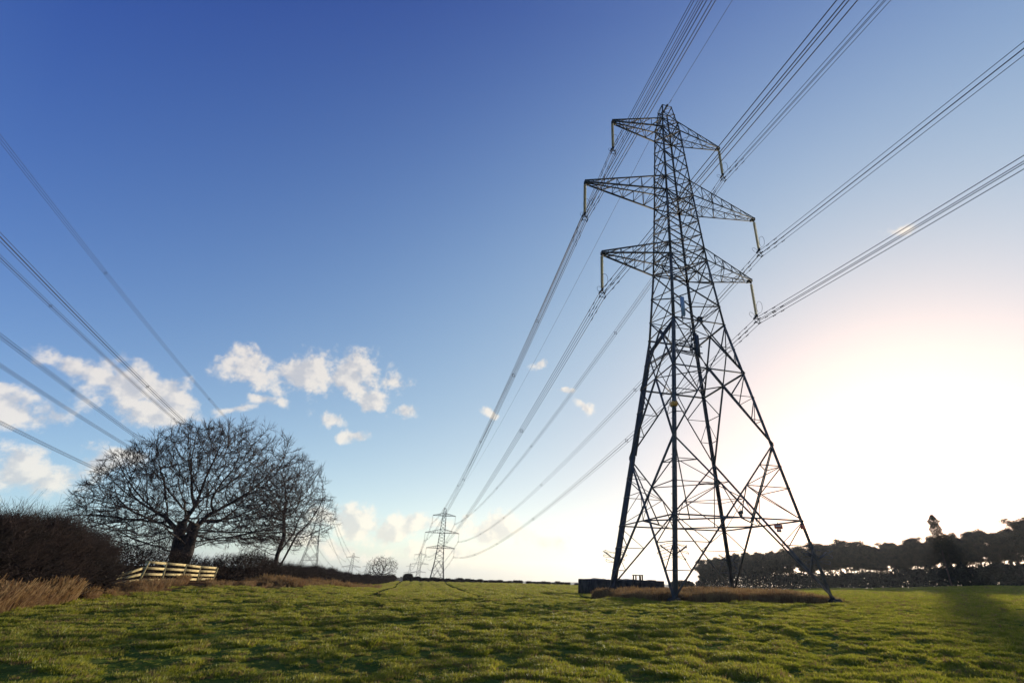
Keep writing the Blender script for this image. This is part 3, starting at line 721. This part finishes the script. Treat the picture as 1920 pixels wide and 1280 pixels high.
def oak():
    b = pt_az(-36.4, 55)
    att = np.concatenate([dome(6200, (.1, 0, 5.0), 9.0, 8.6, 9.1, 2.6, 3), dome(500, (-3, -2, 3.2), 7.5, 6, 1.6, 1.8, 4)])
    # the view direction's right hand side is x' ; lean the crown a little
    tr = [[(0, 0, 0), (-.45, 0, 1.5), (-.7, 0, 3.0), (-.95, 0, 4.4), (-.6, .3, 5.8)], [(-.7, 0, 3.0), (-1.3, -.2, 4.0), (-2.4, -.4, 4.9)], [(-.45, 0, 1.5), (.1, .1, 3.0), (.4, .1, 4.3), (1.0, .2, 5.2)]]
    T, tk, fn = make_tree('oak_tree', 'big bare spreading oak with thick dark double trunk behind pale fence', 'tree', b, att, tr, 3.6, .5, .40, seed=5, tip=.015, expn=2.35, twig_n=3, twig_l=.62, twig_r=.012, rmax=.38)
    t2 = MB(); rg = np.random.default_rng(3)
    for (x, y, h, r0, r1, bx) in ((-.42, 0, 4.6, .42, .34, -.6), (.42, -.05, 4.3, .45, .40, -.2), (.0, .1, 3.4, .42, .38, -.3)):
        zs = np.linspace(-.3, h, 12); P = [(x + bx * (z / h) + rg.normal(0, .03), y + rg.normal(0, .03), z) for z in zs]; t2.path(P, [r0 * (1.25 if z < .3 else 1) * (1 - z / h) + r1 * z / h + rg.normal(0, .02) for z in zs], 11)
    for i in range(7):   # jagged stubs of the broken middle stem
        a = np.array((-.1 + rg.uniform(-.4, .5), rg.uniform(-.2, .2), 3.7)); t2.tubes([a], [a + (rg.uniform(-.15, .15), 0, rg.uniform(.4, 1.5))], .13, .03, 7)
    t2.v += tk.v; t2.f4 += [f + t2.n for f in tk.f4]; t2.n += tk.n
    t2.build('trunk', M_bark, T); fn.build('crown', M_twig, T)
oak()
def slim():
    b = pt_az(-29.0, 60)
    att = np.concatenate([dome(2100, (-.9, 0, 6.9), 4.3, 4.5, 5.5, 2.4, 13), dome(350, (1.5, 0, 6.0), 3.6, 3, 2.6, 2.5, 14)])
    tr = [[(0, 0, 0), (-.1, 0, 2.4), (.1, 0, 4.2), (-.6, .3, 6.2)], [(0, 0, 0), (.6, .2, 2.2), (1.3, .3, 4.6)], [(.0, 0, 2.4), (1.2, -.2, 4.6)]]
    T, tk, fn = make_tree('slim_tree', 'slimmer bare tree right of the oak with sparse twigs leaning right', 'tree', b, att, tr, 3.0, .46, .36, seed=8, tip=.015, expn=2.3, twig_n=2, twig_l=.6, twig_r=.012, rmax=.42)
    tk.build('trunk', M_bark, T); fn.build('crown', M_twig, T)
slim()
def small_bare():
    b = pt_az(-19.25, 150)
    att = dome(1300, (0, 0, 3.6), 4.3, 4, 3.1, 1.7, 23)
    T, tk, fn = make_tree('small_bare_tree', 'small round bare tree standing alone at the end of the long hedge', 'tree', b, att, [[(0, 0, 0), (0, 0, 1.8), (.1, 0, 2.6)]], 2.6, .5, .35, seed=9, tip=.02, expn=2.2, twig_n=2, twig_l=.55, twig_r=.014, rmax=.3)
    tk.build('trunk', M_bark, T); fn.build('crown', M_twig, T)
small_bare()

# ------------------------------------------------------------------ hedges
def hedge(name, label, pts, hs, depth, n, r=.012, ln=.7, seed=1, mat_=None, cat='hedge', leaf=0, spikes=0):
    """dense bare hedge along pts (x,y); many upright branching twigs through its whole depth"""
    rg = np.random.default_rng(seed); pts = np.array(pts, float); l = np.concatenate([[0], np.cumsum(np.linalg.norm(np.diff(pts, axis=0), axis=1))])
    s = rg.uniform(0, l[-1], n); x = np.interp(s, l, pts[:, 0]); y = np.interp(s, l, pts[:, 1]); h = np.interp(s, l, hs) * (1 + .3 * fbm(s * .35 + seed * 7, s * 0 + 3, 3))
    dx = np.gradient(np.interp(np.linspace(0, l[-1], 200), l, pts[:, 0])); dy = np.gradient(np.interp(np.linspace(0, l[-1], 200), l, pts[:, 1])); k = np.clip((s / l[-1] * 199).astype(int), 0, 199)
    nx, ny = -dy[k], dx[k]; q = np.hypot(nx, ny); nx /= q; ny /= q
    u = rg.random(n) ** .75; off = rg.uniform(-1, 1, n); w = depth / 2 * (1 - .45 * u ** 2.5) * (.8 + .5 * fbm(s * .5, u * 3 + 9, 2)); x += nx * off * w; y += ny * off * w
    cap = np.sqrt(np.clip(1 - off ** 2 * .45, 0, 1))
    z = gz(x, y, False) + u * h * cap; A = np.stack([x, y, z], 1)
    D = np.stack([rg.normal(0, .55, n) + nx * off * .5, rg.normal(0, .55, n) + ny * off * .5, rg.uniform(.1, 1.1, n)], 1); D /= np.linalg.norm(D, axis=1, keepdims=True)
    L_ = rg.uniform(.4, 1.2, (n, 1)) * ln * (1 - .35 * u[:, None]); B = A + D * L_; D2 = D + rg.normal(0, .35, (n, 3)); D2 /= np.linalg.norm(D2, axis=1, keepdims=True)
    m = MB(); rr = r * (1.6 - u); m.tubes(A, B, rr, rr * .7, 3); m.tubes(B, B + D2 * L_ * .6, rr * .7, rr * .3, 3)
    if spikes:
        k2 = rg.integers(0, n, spikes); T0 = A[k2].copy(); T0[:, 2] = gz(T0[:, 0], T0[:, 1], False) + h[k2] * cap[k2] * rg.uniform(.8, 1, spikes); D0 = np.stack([rg.normal(0, .3, spikes), rg.normal(0, .3, spikes), np.ones(spikes)], 1); l0 = rg.uniform(.2, 1, (spikes, 1)) ** 2 * ln * 1.3
        T1 = T0 + D0 * l0 * .6; T2 = T1 + (D0 + rg.normal(0, .35, D0.shape)) * l0 * .5; m.tubes(T0, T1, r * .55, r * .4, 3); m.tubes(T1, T2, r * .4, r * .25, 3)
        for q in range(2): T3 = T1 + (D0 + rg.normal(0, .6, D0.shape)) * l0 * .35; m.tubes(T1, T3, r * .35, r * .2, 3)
    c = pts.mean(0); c = Vector((pts[0][0], pts[0][1], 0))
    if leaf:
        j = rg.integers(0, n, leaf); P = A[j] + rg.normal(0, .12, (leaf, 3)); a1 = rg.normal(0, 1, (leaf, 3)); a1 /= np.linalg.norm(a1, axis=1, keepdims=True); a2 = np.cross(a1, rg.normal(0, 1, (leaf, 3))); a2 /= np.linalg.norm(a2, axis=1, keepdims=True)
        sz = rg.uniform(.4, 1, (leaf, 1)) * r * 7; V = np.stack([P, P + a1 * sz + a2 * sz * .5, P + a1 * sz * 2, P + a1 * sz - a2 * sz * .5], 1).reshape(-1, 3); m.add(V, np.arange(leaf * 4).reshape(-1, 4))
    V = np.concatenate(m.v); V -= np.array((c.x, c.y, 0)); m.v = [V]
    o = m.build(name, mat_ or M_hedge); o.location = c
    return tag(o, label, cat)
H1 = [(-27, 8), (-22.6, 13.5), (-21.2, 18.4), (-21.8, 22.3), (-22.7, 25.2)]
hedge('thick_hedge', 'tall dark bare hedge filling the left edge, nearest the camera', H1, [3.15, 3.0, 2.9, 2.75, 2.3], 2.6, 48000, .011, .75, 2, leaf=60000, spikes=2600)
h2 = [pt_az(a, d) for a, d in ((-43, 46), (-38, 49), (-35, 51), (-32, 53), (-28.5, 60), (-26, 68), (-23, 88), (-20.5, 115), (-18.8, 150), (-18, 200))]
hedge('long_hedge', 'long low brown hedge running away behind the fence under the bare trees', [(p.x, p.y) for p in h2], [2.6, 2.3, 1.7, 2.3, 1.7, 1.6, 1.5, 1.7, 1.7, 1.7], 2.2, 60000, .014, .55, 5, leaf=60000, spikes=3000)
def bush(name, label, a, d, w, h, n, seed, mt=None, group=None, cat='bush', r=.02):
    b = pt_az(a, d); rg = np.random.default_rng(seed); m = MB()
    th = rg.uniform(0, 2 * math.pi, n); rr = np.sqrt(rg.random(n)); u = rg.random(n) ** .7; prof = np.sqrt(np.clip(1 - (np.abs(u - .55) / .62) ** 2.2, 0, 1)); x = np.cos(th) * rr * w / 2 * prof; y = np.sin(th) * rr * w / 2 * prof; z = u * h
    A = np.stack([x, y, z], 1); D = np.stack([x * .6 + rg.normal(0, .5, n), y * .6 + rg.normal(0, .5, n), rg.uniform(.1, 1, n)], 1); D /= np.linalg.norm(D, axis=1, keepdims=True); l = rg.uniform(.1, .28, (n, 1)) * h
    m.tubes(A, A + D * l, r, r * .4, 3); k = rg.integers(0, n, n * 2); P = A[k] + rg.normal(0, .05 * h, (len(k), 3)); a1 = rg.normal(0, 1, P.shape); a1 /= np.linalg.norm(a1, axis=1, keepdims=True); a2 = np.roll(a1, 1, 1); s = r * 3.2
    V = np.stack([P, P + a1 * s + a2 * s * .6, P + a1 * s * 2, P + a1 * s - a2 * s * .6], 1).reshape(-1, 3); m.add(V, np.arange(len(V)).reshape(-1, 4))
    o = m.build(name, mt or M_hedge); o.location = b - Vector((0, 0, .05)); return tag(o, label, cat, group)
bush('round_bush', 'small dark rounded bush at the left end of the horizon hedge', -16.6, 205, 3.2, 2.7, 2600, 4, r=.05)
# the cropped row of little trees along the skyline
def crop_tree(seed):
    rg = np.random.default_rng(seed); T = empty('hedgerow_tree'); m = MB()
    for i in range(3): m.path([(rg.normal(0, .12), rg.normal(0, .1), -.1), (rg.normal(0, .15), rg.normal(0, .1), .5), (rg.normal(0, .3), rg.normal(0, .2), 1.1)], [.1, .08, .05], 5)
    m.build('trunk', M_bark, T); m = MB(); n = 900; x = rg.normal(0, .5, n).clip(-1.1, 1.1); y = rg.normal(0, .35, n); z = .78 + .1 * np.abs(x) + rg.random(n) * (.85 - .25 * np.abs(x) ** 2 * .4)
    A = np.stack([x, y, z], 1); D = rg.normal(0, 1, (n, 3)) + (0, 0, .4); D /= np.linalg.norm(D, axis=1, keepdims=True); m.tubes(A, A + D * .3, .035, .012, 3)
    P = A + rg.normal(0, .1, A.shape); a1 = D; a2 = np.roll(D, 1, 1); s = .1; V = np.stack([P, P + a1 * s + a2 * s * .6, P + a1 * s * 2, P + a1 * s - a2 * s * .6], 1).reshape(-1, 3); m.add(V, np.arange(len(V)).reshape(-1, 4))
    m.build('crown', M_hedge, T); return tag(T, 'small clipped dark tree in the row along the field skyline', 'tree', 'clipped trees along the skyline')
ct = [crop_tree(i) for i in range(4)]; used = [False] * 4
a = -16.0; i = 0
while a < 4.0:
    k = i % 4; o = copy_tree(ct[k]) if used[k] else ct[k]; used[k] = True
    p = pt_az(a, 207 + random.uniform(-.6, .6)); o.location = p; o.rotation_euler = (0, 0, random.choice((0, math.pi)) + random.uniform(-.3, .3)); s = random.uniform(.95, 1.15) * (1.02 if a < -10 else .9); o.scale = (s, s, s * random.uniform(.9, 1.12))
    a += (.42 if a < -10 else .56) * random.uniform(.85, 1.1) + (.45 if i % 9 == 7 and a > -9 else 0); i += 1
# far off woodland in the valley
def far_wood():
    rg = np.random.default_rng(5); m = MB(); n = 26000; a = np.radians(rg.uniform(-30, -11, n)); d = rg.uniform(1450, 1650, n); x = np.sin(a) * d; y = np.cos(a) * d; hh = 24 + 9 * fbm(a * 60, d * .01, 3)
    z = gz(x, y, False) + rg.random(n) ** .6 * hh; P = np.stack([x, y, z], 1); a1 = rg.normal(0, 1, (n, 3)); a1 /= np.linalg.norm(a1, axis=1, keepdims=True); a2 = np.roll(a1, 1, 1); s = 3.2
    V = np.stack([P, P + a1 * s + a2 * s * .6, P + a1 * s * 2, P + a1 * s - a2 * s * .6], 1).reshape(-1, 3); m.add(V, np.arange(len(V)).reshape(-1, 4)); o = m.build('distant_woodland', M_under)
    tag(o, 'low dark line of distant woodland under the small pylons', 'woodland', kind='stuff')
far_wood()

# ------------------------------------------------------------------ fence
def fence():
    T = empty('timber_fence', pt_az(-38, 43)); tag(T, 'pale yellow post and rail timber fence curving in front of the oak', 'fence'); o0 = np.array(T.location)
    pa = [(-41.4, 42, .62), (-40.1, 42, .75), (-38.7, 42.5, 1.36), (-37.3, 43.5, 1.27), (-35.9, 45, 1.16), (-34.8, 46.5, 1.05), (-33.6, 48.5, .98)]
    ps = []
    for a, d, h in pa:
        p = np.array(pt_az(a, d)) - o0; ps.append((p, h))
        m = MB(); m.box(p + (0, 0, h / 2 - .1), (.1, .13, h + .2), R(-a), (R(random.uniform(-5, 8)), 'Y')); m.build('post', M_wood, T)
    for (p, h), (q, g) in zip(ps[:-1], ps[1:]):
        for f in (.97, .71, .45, .2):
            if h < .9 and f > .8: continue
            a = p + (0, -.09, h * f); b = q + (0, -.09, g * f); d = b - a; l = np.linalg.norm(d); yaw = math.atan2(d[1], d[0]); pit = -math.asin(d[2] / l)
            m = MB(); m.box(lerp(a, b, .5), (l + .05, .04, .14), yaw, (pit, 'Y')); m.build('rail', M_wood, T)
fence()

# ------------------------------------------------------------------ bunker
def bunker():
    a0 = np.array(pt_az(3.5, 58)); a1 = np.array(pt_az(10.6, 62)); d = a1 - a0; L_ = np.linalg.norm(d[:2]); yaw = math.atan2(d[1], d[0]); T = empty('concrete_clamp', (a0[0], a0[1], float(gz(a0[0], a0[1], False))), yaw)
    tag(T, 'long low dark concrete walled store behind the left leg of the near pylon', 'farm store'); rg = np.random.default_rng(2)
    m = MB(); n = 9; w = L_ / n; 
    for i in range(n): m.box((w * (i + .5), rg.uniform(-.03, .03), .5 + rg.uniform(-.04, .03)), (w - .03, .16, 2.0 if i < n - 1 else 1.85), 0, (R(rg.uniform(-2, 2)), 'X'))
    for i in range(n + 1): m.box((w * i, -.13, .45), (.1, .12, 2.0))
    m.box((0.1, 2.6, .5), (.18, 5.2, 2.0)); m.box((L_ - .1, 2.6, .5), (.18, 5.2, 1.9)); m.box((L_ / 2, 5.2, .5), (L_, .18, 1.9))
    m.build('wall', M_bunk, T); m = MB()
    P = []; nx, ny = 24, 8
    for i in range(nx): 
        for j in range(ny): P.append((.2 + (L_ - .4) * i / (nx - 1), .2 + 4.8 * j / (ny - 1), 1.36 + .16 * math.sin(math.pi * j / (ny - 1)) * (1 + .5 * math.sin(i * .55)) + rg.normal(0, .03)))
    f = [(i * ny + j, (i + 1) * ny + j, (i + 1) * ny + j + 1, i * ny + j + 1) for i in range(nx - 1) for j in range(ny - 1)]; m.add(P, f); m.build('cover_sheet', M_sign_k, T, True)
    T2 = empty('box_frame', np.array(T.location) + np.array((math.cos(yaw) * 5.6 - math.sin(yaw) * .8, math.sin(yaw) * 5.6 + math.cos(yaw) * .8, 1.4)), yaw); tag(T2, 'small open square frame standing on top of the dark concrete store', 'box frame')
    m = MB()
    for x in (-.42, .42):
        for y in (-.3, .3): m.box((x, y, .24), (.14, .1, .7))
    m.box((.2, -.3, .24), (.08, .08, .6)); m.build('post', M_bunk, T2); m = MB(); m.box((0, 0, .62), (1.02, .78, .1)); m.build('lid', M_bunk, T2)
    return T
bunker()

# ------------------------------------------------------------------ pine wood
def pine(seed, H=20, cw=4.2):
    rg = np.random.default_rng(seed); T = empty('pine_tree'); m = MB(); lean = rg.normal(0, .7, 2); zs = np.linspace(-.4, H * .93, 10)
    tp = np.array([(lean[0] * (z / H) ** 1.5 + .2 * math.sin(z * .5 + seed), lean[1] * (z / H) ** 1.5, z) for z in zs]); m.path(tp, np.interp(zs, [0, H], [.27, .07]), 7)
    cl = []
    for i in range(26):
        t = rg.uniform(.40, .95); z = t * H; c = np.array([np.interp(z, zs, tp[:, k]) for k in range(3)]); th = rg.uniform(0, 2 * math.pi); l = cw * rg.uniform(.35, 1) * (1.05 - abs(t - .74) * 1.6); e = c + (math.cos(th) * l, math.sin(th) * l, rg.uniform(-.2, 1.8)); k = lerp(c, e, .5) + (0, 0, rg.uniform(-.3, .3)); m.path([c, k, e], [.09, .06, .03], 5)
        if t > .46: cl.append((e, rg.uniform(1.0, 1.9))); cl.append((lerp(k, e, .2), rg.uniform(.8, 1.5)))
    for i in range(9): z = H * rg.uniform(.66, .97); c = np.array([np.interp(z, zs, tp[:, k]) for k in range(3)]); cl.append((c + rg.normal(0, cw * .28, 3) * (1, 1, .35), rg.uniform(1.0, 1.8)))
    for i in range(9): z = H * rg.uniform(.24, .48); c = np.array([np.interp(z, zs, tp[:, k]) for k in range(3)]); e = c + (rg.normal(0, 1.4), rg.normal(0, 1.4), rg.uniform(-.5, .4)); m.tubes([c], [e], .05, .02, 4); cl.append((e, rg.uniform(.35, .8)))
    m.build('trunk', M_pbark, T); m = MB()
    for c, r in cl:
        n = int(260 * r * r); q = rg.normal(0, 1, (n, 3)); q = np.clip(q, -2.1, 2.1); P = c + q * r * .52 * (1, 1, .6); a1 = rg.normal(0, 1, (n, 3)); a1 /= np.linalg.norm(a1, axis=1, keepdims=True); a2 = np.roll(a1, 1, 1); s = rg.uniform(.09, .24, (n, 1))
        V = np.stack([P, P + a1 * s + a2 * s * .55, P + a1 * s * 2, P + a1 * s - a2 * s * .55], 1).reshape(-1, 3); m.add(V, np.arange(len(V)).reshape(-1, 4))
    m.build('crown', M_needle, T); return tag(T, 'scots pine with bare trunk and dark ragged crown in the wood on the right', 'tree', 'pines of the wood on the right')
pines = [pine(30 + i, 20, 4.2 + .3 * (i % 3)) for i in range(6)]; used = [False] * 6
WOOD = [(14.6, 352, 20.0), (20, 322, 20.0), (28.7, 280, 20.3), (35, 250, 20.0), (41, 230, 20.2), (46, 220, 21), (52, 212, 19)]
def wood_at(a): return tuple(float(np.interp(a, [w[0] for w in WOOD], [w[k] for w in WOOD])) for k in (1, 2))
i = 0
for row, (off, step) in enumerate(((0, 1.15), (9, 1.1), (19, 1.2))):
    a = 14.7 + row * .3
    while a < 50:
        d, h = wood_at(a); k = (i * 5 + row) % 6; o = copy_tree(pines[k]) if used[k] else pines[k]; used[k] = True
        p = pt_az(a, d + off + random.uniform(-3, 3)); o.location = p; s = h / 20 * random.uniform(.86, 1.04); s *= .9 if 31 < a < 42 else 1; o.scale = (s * random.uniform(.9, 1.2),) * 2 + (s,); o.rotation_euler = (0, 0, random.uniform(0, 6.28))
        a += step * random.uniform(.75, 1.25) * (300 / d) * .8; i += 1
# a slender pine a little taller than its neighbours; its shadow reaches towards the camera
def slender(seed, H):
    rg = np.random.default_rng(seed); T = empty('pine_tree'); m = MB(); m.path([(0, 0, -.3), (.15, 0, H * .5), (0, 0, H * .97)], [.3, .2, .04], 7); m.build('trunk', M_pbark, T); m = MB(); n = 6500
    z = H * (.5 + .5 * rg.random(n)); r = np.interp(z, [H - 9, H - 5, H - 2.2, H - .6, H], [3.3, 2.6, 1.7, 1.1, .3]) * rg.random(n) ** .45 * (.85 + .2 * np.sin(z * 2.3 + seed)); th = rg.uniform(0, 2 * math.pi, n); r = r * (1 + .25 * np.sin(th * 2 + z)); P = np.stack([np.cos(th) * r, np.sin(th) * r, z], 1)
    a1 = rg.normal(0, 1, (n, 3)); a1 /= np.linalg.norm(a1, axis=1, keepdims=True); a2 = np.roll(a1, 1, 1); q = rg.uniform(.1, .26, (n, 1)); V = np.stack([P, P + a1 * q + a2 * q * .55, P + a1 * q * 2, P + a1 * q - a2 * q * .55], 1).reshape(-1, 3); m.add(V, np.arange(len(V)).reshape(-1, 4)); m.build('crown', M_needle, T); return T
o = slender(3, 23.3); o.location = pt_az(36.42, 222); tag(o, 'slender pine whose top stands a little above the wood, under the sun', 'tree')
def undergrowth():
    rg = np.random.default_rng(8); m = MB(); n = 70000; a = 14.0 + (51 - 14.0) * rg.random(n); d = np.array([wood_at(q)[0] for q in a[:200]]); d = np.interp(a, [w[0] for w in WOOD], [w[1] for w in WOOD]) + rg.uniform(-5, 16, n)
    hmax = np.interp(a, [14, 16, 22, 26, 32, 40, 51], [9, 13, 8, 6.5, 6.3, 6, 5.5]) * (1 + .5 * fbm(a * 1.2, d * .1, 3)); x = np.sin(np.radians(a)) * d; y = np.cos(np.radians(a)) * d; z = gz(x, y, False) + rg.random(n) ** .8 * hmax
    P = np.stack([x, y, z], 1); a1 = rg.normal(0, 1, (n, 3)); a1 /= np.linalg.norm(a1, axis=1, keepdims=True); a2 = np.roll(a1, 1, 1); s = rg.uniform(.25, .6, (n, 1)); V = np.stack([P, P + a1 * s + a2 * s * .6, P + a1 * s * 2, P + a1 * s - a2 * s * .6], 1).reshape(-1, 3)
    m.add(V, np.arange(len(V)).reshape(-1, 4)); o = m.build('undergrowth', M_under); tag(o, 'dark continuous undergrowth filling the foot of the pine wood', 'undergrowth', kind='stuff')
undergrowth()
bush('round_bush', 'low scrubby bush just left of the wood, seen past the near pylon leg', 12.6, 300, 13, 7, 5000, 14, M_under, r=.12)

# ------------------------------------------------------------------ grass
def proto_tuft(name, n, h, spread, mt, seed, w=.006, bend=.5, head=False):
    rg = np.random.default_rng(seed); m = MB(); th = rg.uniform(0, 2 * math.pi, n); r = np.sqrt(rg.random(n)) * spread; x, y = np.cos(th) * r, np.sin(th) * r; hh = h * rg.uniform(.5, 1.1, n); bx, by = np.cos(th) * bend * hh * rg.uniform(.1, 1, n), np.sin(th) * bend * hh * rg.uniform(.1, 1, n)
    ph = rg.uniform(0, math.pi, n); ux, uy = np.cos(ph) * w, np.sin(ph) * w
    def ring(t, k): return np.stack([x + bx * t ** 2 - ux * k, y + by * t ** 2 - uy * k, hh * t * (1 - .18 * t)], 1), np.stack([x + bx * t ** 2 + ux * k, y + by * t ** 2 + uy * k, hh * t * (1 - .18 * t)], 1)
    a, b = ring(0, 1); c, d = ring(.55, .85); e, f = ring(1, .12 if not head else .9); V = np.stack([a, b, c, d, e, f], 1).reshape(-1, 3); i = (np.arange(n) * 6)[:, None]
    m.add(V, np.concatenate([i + np.array([[0, 1, 3, 2]]), i + np.array([[2, 3, 5, 4]])]))
    return m.build(name, mt, link=False)
def scatter(name, label, P, scale, coll, cat='grass', zrot=True, tilt=.25, seed=1):
    me = bpy.data.meshes.new(name); me.vertices.add(len(P)); me.vertices.foreach_set('co', P.astype(np.float32).ravel()); me.update()
    at = me.attributes.new('sc', 'FLOAT', 'POINT'); at.data.foreach_set('value', scale.astype(np.float32))
    o = bpy.data.objects.new(name, me); C.objects.link(o); g = bpy.data.node_groups.new(name, 'GeometryNodeTree'); g.interface.new_socket('Geometry', in_out='INPUT', socket_type='NodeSocketGeometry'); g.interface.new_socket('Geometry', in_out='OUTPUT', socket_type='NodeSocketGeometry')
    N = g.nodes; L = g.links.new; gi = N.new('NodeGroupInput'); go = N.new('NodeGroupOutput'); mp = N.new('GeometryNodeMeshToPoints'); ip = N.new('GeometryNodeInstanceOnPoints'); ci = N.new('GeometryNodeCollectionInfo'); ci.inputs['Collection'].default_value = coll; ci.inputs['Separate Children'].default_value = True; ci.inputs['Reset Children'].default_value = True
    rv = N.new('FunctionNodeRandomValue'); rv.data_type = 'FLOAT_VECTOR'; rv.inputs[0].default_value = (-tilt, -tilt, 0); rv.inputs[1].default_value = (tilt, tilt, 6.283); rv.inputs['Seed'].default_value = seed
    na = N.new('GeometryNodeInputNamedAttribute'); na.data_type = 'FLOAT'; na.inputs[0].default_value = 'sc'
    L(gi.outputs[0], mp.inputs[0]); L(mp.outputs[0], ip.inputs['Points']); L(ci.outputs[0], ip.inputs['Instance']); ip.inputs['Pick Instance'].default_value = True; L(rv.outputs[0], ip.inputs['Rotation']); L(na.outputs[0], ip.inputs['Scale']); L(ip.outputs[0], go.inputs[0])
    md = o.modifiers.new('scatter', 'NODES'); md.node_group = g; return tag(o, label, cat, kind='stuff')
def coll(name, obs):
    c = bpy.data.collections.new(name)
    for o in obs: c.objects.link(o)
    return c
cg = coll('green_tufts', [proto_tuft('green_tuft', 30, .075, .085, (M_blade, M_blade, M_blade2, M_blade, M_blade, M_blade2, M_blade, M_dry)[i], 50 + i, .0045, (.8, .5)[i % 2]) for i in range(8)])
cd = coll('dry_tufts', [proto_tuft('dry_tuft', 26, .8, .22, (M_dry, M_dry2)[i % 2], 70 + i, .011, .32, True) for i in range(6)])
def in_tower(x, y, m=7.3):
    tx, ty = x - T1X, y - T1Y; ct, st = math.cos(T1R), math.sin(T1R); return (np.abs(ct * tx + st * ty) < m) & (np.abs(-st * tx + ct * ty) < m)
def pasture():
    n = 330000; a = rng.uniform(-56, 52, n); d = np.sqrt(rng.random(n)) ; d = 3.0 * (55 / 3.0) ** (rng.random(n) ** .82)
    x = np.sin(np.radians(a)) * d; y = np.cos(np.radians(a)) * d; e = edge_d(a) + np.interp(a, [-40, -24], [4, 1.2]); k = (d < e) & ~in_tower(x, y, 6.9); x, y, d = x[k], y[k], d[k]
    cl = fbm(x * .9, y * .9, 2) * .6 + fbm(x * 3.1, y * 3.1, 2) * .8; keep = rng.random(len(x)) < np.clip(.6 + cl * 1.4, .2, 1); x, y, d, cl = x[keep], y[keep], d[keep], cl[keep]
    sc = (.5 + np.clip(cl, -.4, 1) * 1.25 + rng.uniform(0, .5, len(x)) ** 1.5) * (1 + d / 50); sc = np.clip(sc, .3, 3.4)
    scatter('grass', 'short green grazed grass of the near pasture', np.stack([x, y, gz(x, y) - .01], 1), sc, cg)
pasture()
def dry():
    n = 9000; x = rng.uniform(-9, 9, n); y = rng.uniform(-9.5, 9, n); k = (np.maximum(np.abs(x), np.abs(y)) < 6.9 + 1.1 * vnoise(x * .7 + 40, y * .7)) & (y > -5.6 + .5 * vnoise(x, y * 0)) & (np.hypot(x - 5.72, y + 5.72) > 1.0) & (np.hypot(x + 5.72, y + 5.72) > .9); x, y = x[k], y[k]
    edge = np.minimum(7.9 - np.maximum(np.abs(x), np.abs(y)), y + 6.6); ct, st = math.cos(T1R), math.sin(T1R); X = T1X + ct * x - st * y; Y = T1Y + st * x + ct * y
    sc = np.clip(.3 + edge * .3, .25, .8) * (1 + .5 * fbm(X * .5, Y * .5, 2)) * rng.uniform(.7, 1.2, len(x))
    scatter('dry_grass', 'long brown dead grass growing under the near pylon', np.stack([X, Y, gz(X, Y) - .03], 1), sc, cd)
    n = 15000; a = rng.uniform(-58, -17, n); e = edge_d(a); w = np.interp(a, [-58, -46, -40, -36, -33, -26, -20, -17], [4, 5, 5, 8, 10, 17, 40, 60]); u = rng.random(n); d = e + u * w
    k = (u > np.interp(a, [-31, -23], [0, .55])) & (a < np.interp(d, [35, 60, 200], [-20.3, -19.3, -17.9])) & (rng.random(n) < np.clip(.12 + u * 3.5, 0, 1)) & (vnoise(a * 2.1, d * .5) + vnoise(a * .6, d * .2) + rng.uniform(-.2, .2, n) > -.13); a, d, u = a[k], d[k], u[k]; X = np.sin(np.radians(a)) * d; Y = np.cos(np.radians(a)) * d
    hs = np.interp(a, [-58, -46, -42, -40, -34, -32, -22], [.8, .72, .6, .45, .45, .55, .5])
    sc = hs * np.clip(.35 + u * 2.2, .3, 1.0) * (1 + 1.1 * fbm(X * .5, Y * .5, 3)) * rng.uniform(.45, 1.3, len(X)); scatter('dry_grass', 'reddish brown dead grass along the foot of the hedges and fence', np.stack([X, Y, gz(X, Y) - .03], 1), np.clip(sc, .2, 1.9), cd, seed=4)
dry()

def crop_rows():
    n = 100000; a = rng.uniform(-26, 52, n); d = 31 * (215 / 31) ** (rng.random(n) ** .85); x = np.sin(np.radians(a)) * d; y = np.cos(np.radians(a)) * d
    k = (d > edge_d(a) + .8) & ~in_tower(x, y, 8.6)
    for (x0, y0, x1, y1) in TRACKS:
        l = math.hypot(x1 - x0, y1 - y0); ux, uy = (x1 - x0) / l, (y1 - y0) / l; q = (x - x0) * uy - (y - y0) * ux
        for off in (.85,): k &= np.abs(q + off) > .42
    wd_ = np.interp(a, [w[0] for w in WOOD], [w[1] for w in WOOD]); k &= (a < 14) | (d < wd_ - 6); k &= ~((a > 1.5) & (a < 11.5) & (d > 55) & (d < 72))
    x, y, d = x[k], y[k], d[k]; sc = np.clip(1.0 + d / 60, 1, 4) * rng.uniform(.7, 1.2, len(x)) * (1 + .5 * fbm(x * .1, y * .1, 2)) * (1 + .4 * np.sin((x * .966 + y * .259) * 2.1 + fbm(x * .02, y * .02, 2) * 2))
    scatter('crop', 'short green winter crop on the field beyond the pasture', np.stack([x, y, gz(x, y) - .01], 1), sc, cg, cat='crop', seed=9)
crop_rows()
def haze():
    m = bpy.data.materials.new('haze'); m.use_nodes = True; nt = m.node_tree; nt.nodes.clear(); o = nt.nodes.new('ShaderNodeOutputMaterial'); v = nt.nodes.new('ShaderNodeVolumePrincipled')
    v.inputs['Color'].default_value = (.92, .95, 1, 1); v.inputs['Density'].default_value = HAZE; v.inputs['Anisotropy'].default_value = .45; nt.links.new(v.outputs[0], o.inputs['Volume'])
    b = MB(); b.box((0, 0, 5), (12600, 12600, 220)); ob = b.build('haze', m); tag(ob, 'thin pale air haze over the whole landscape', 'haze', kind='stuff')
HAZE = .00007
haze()
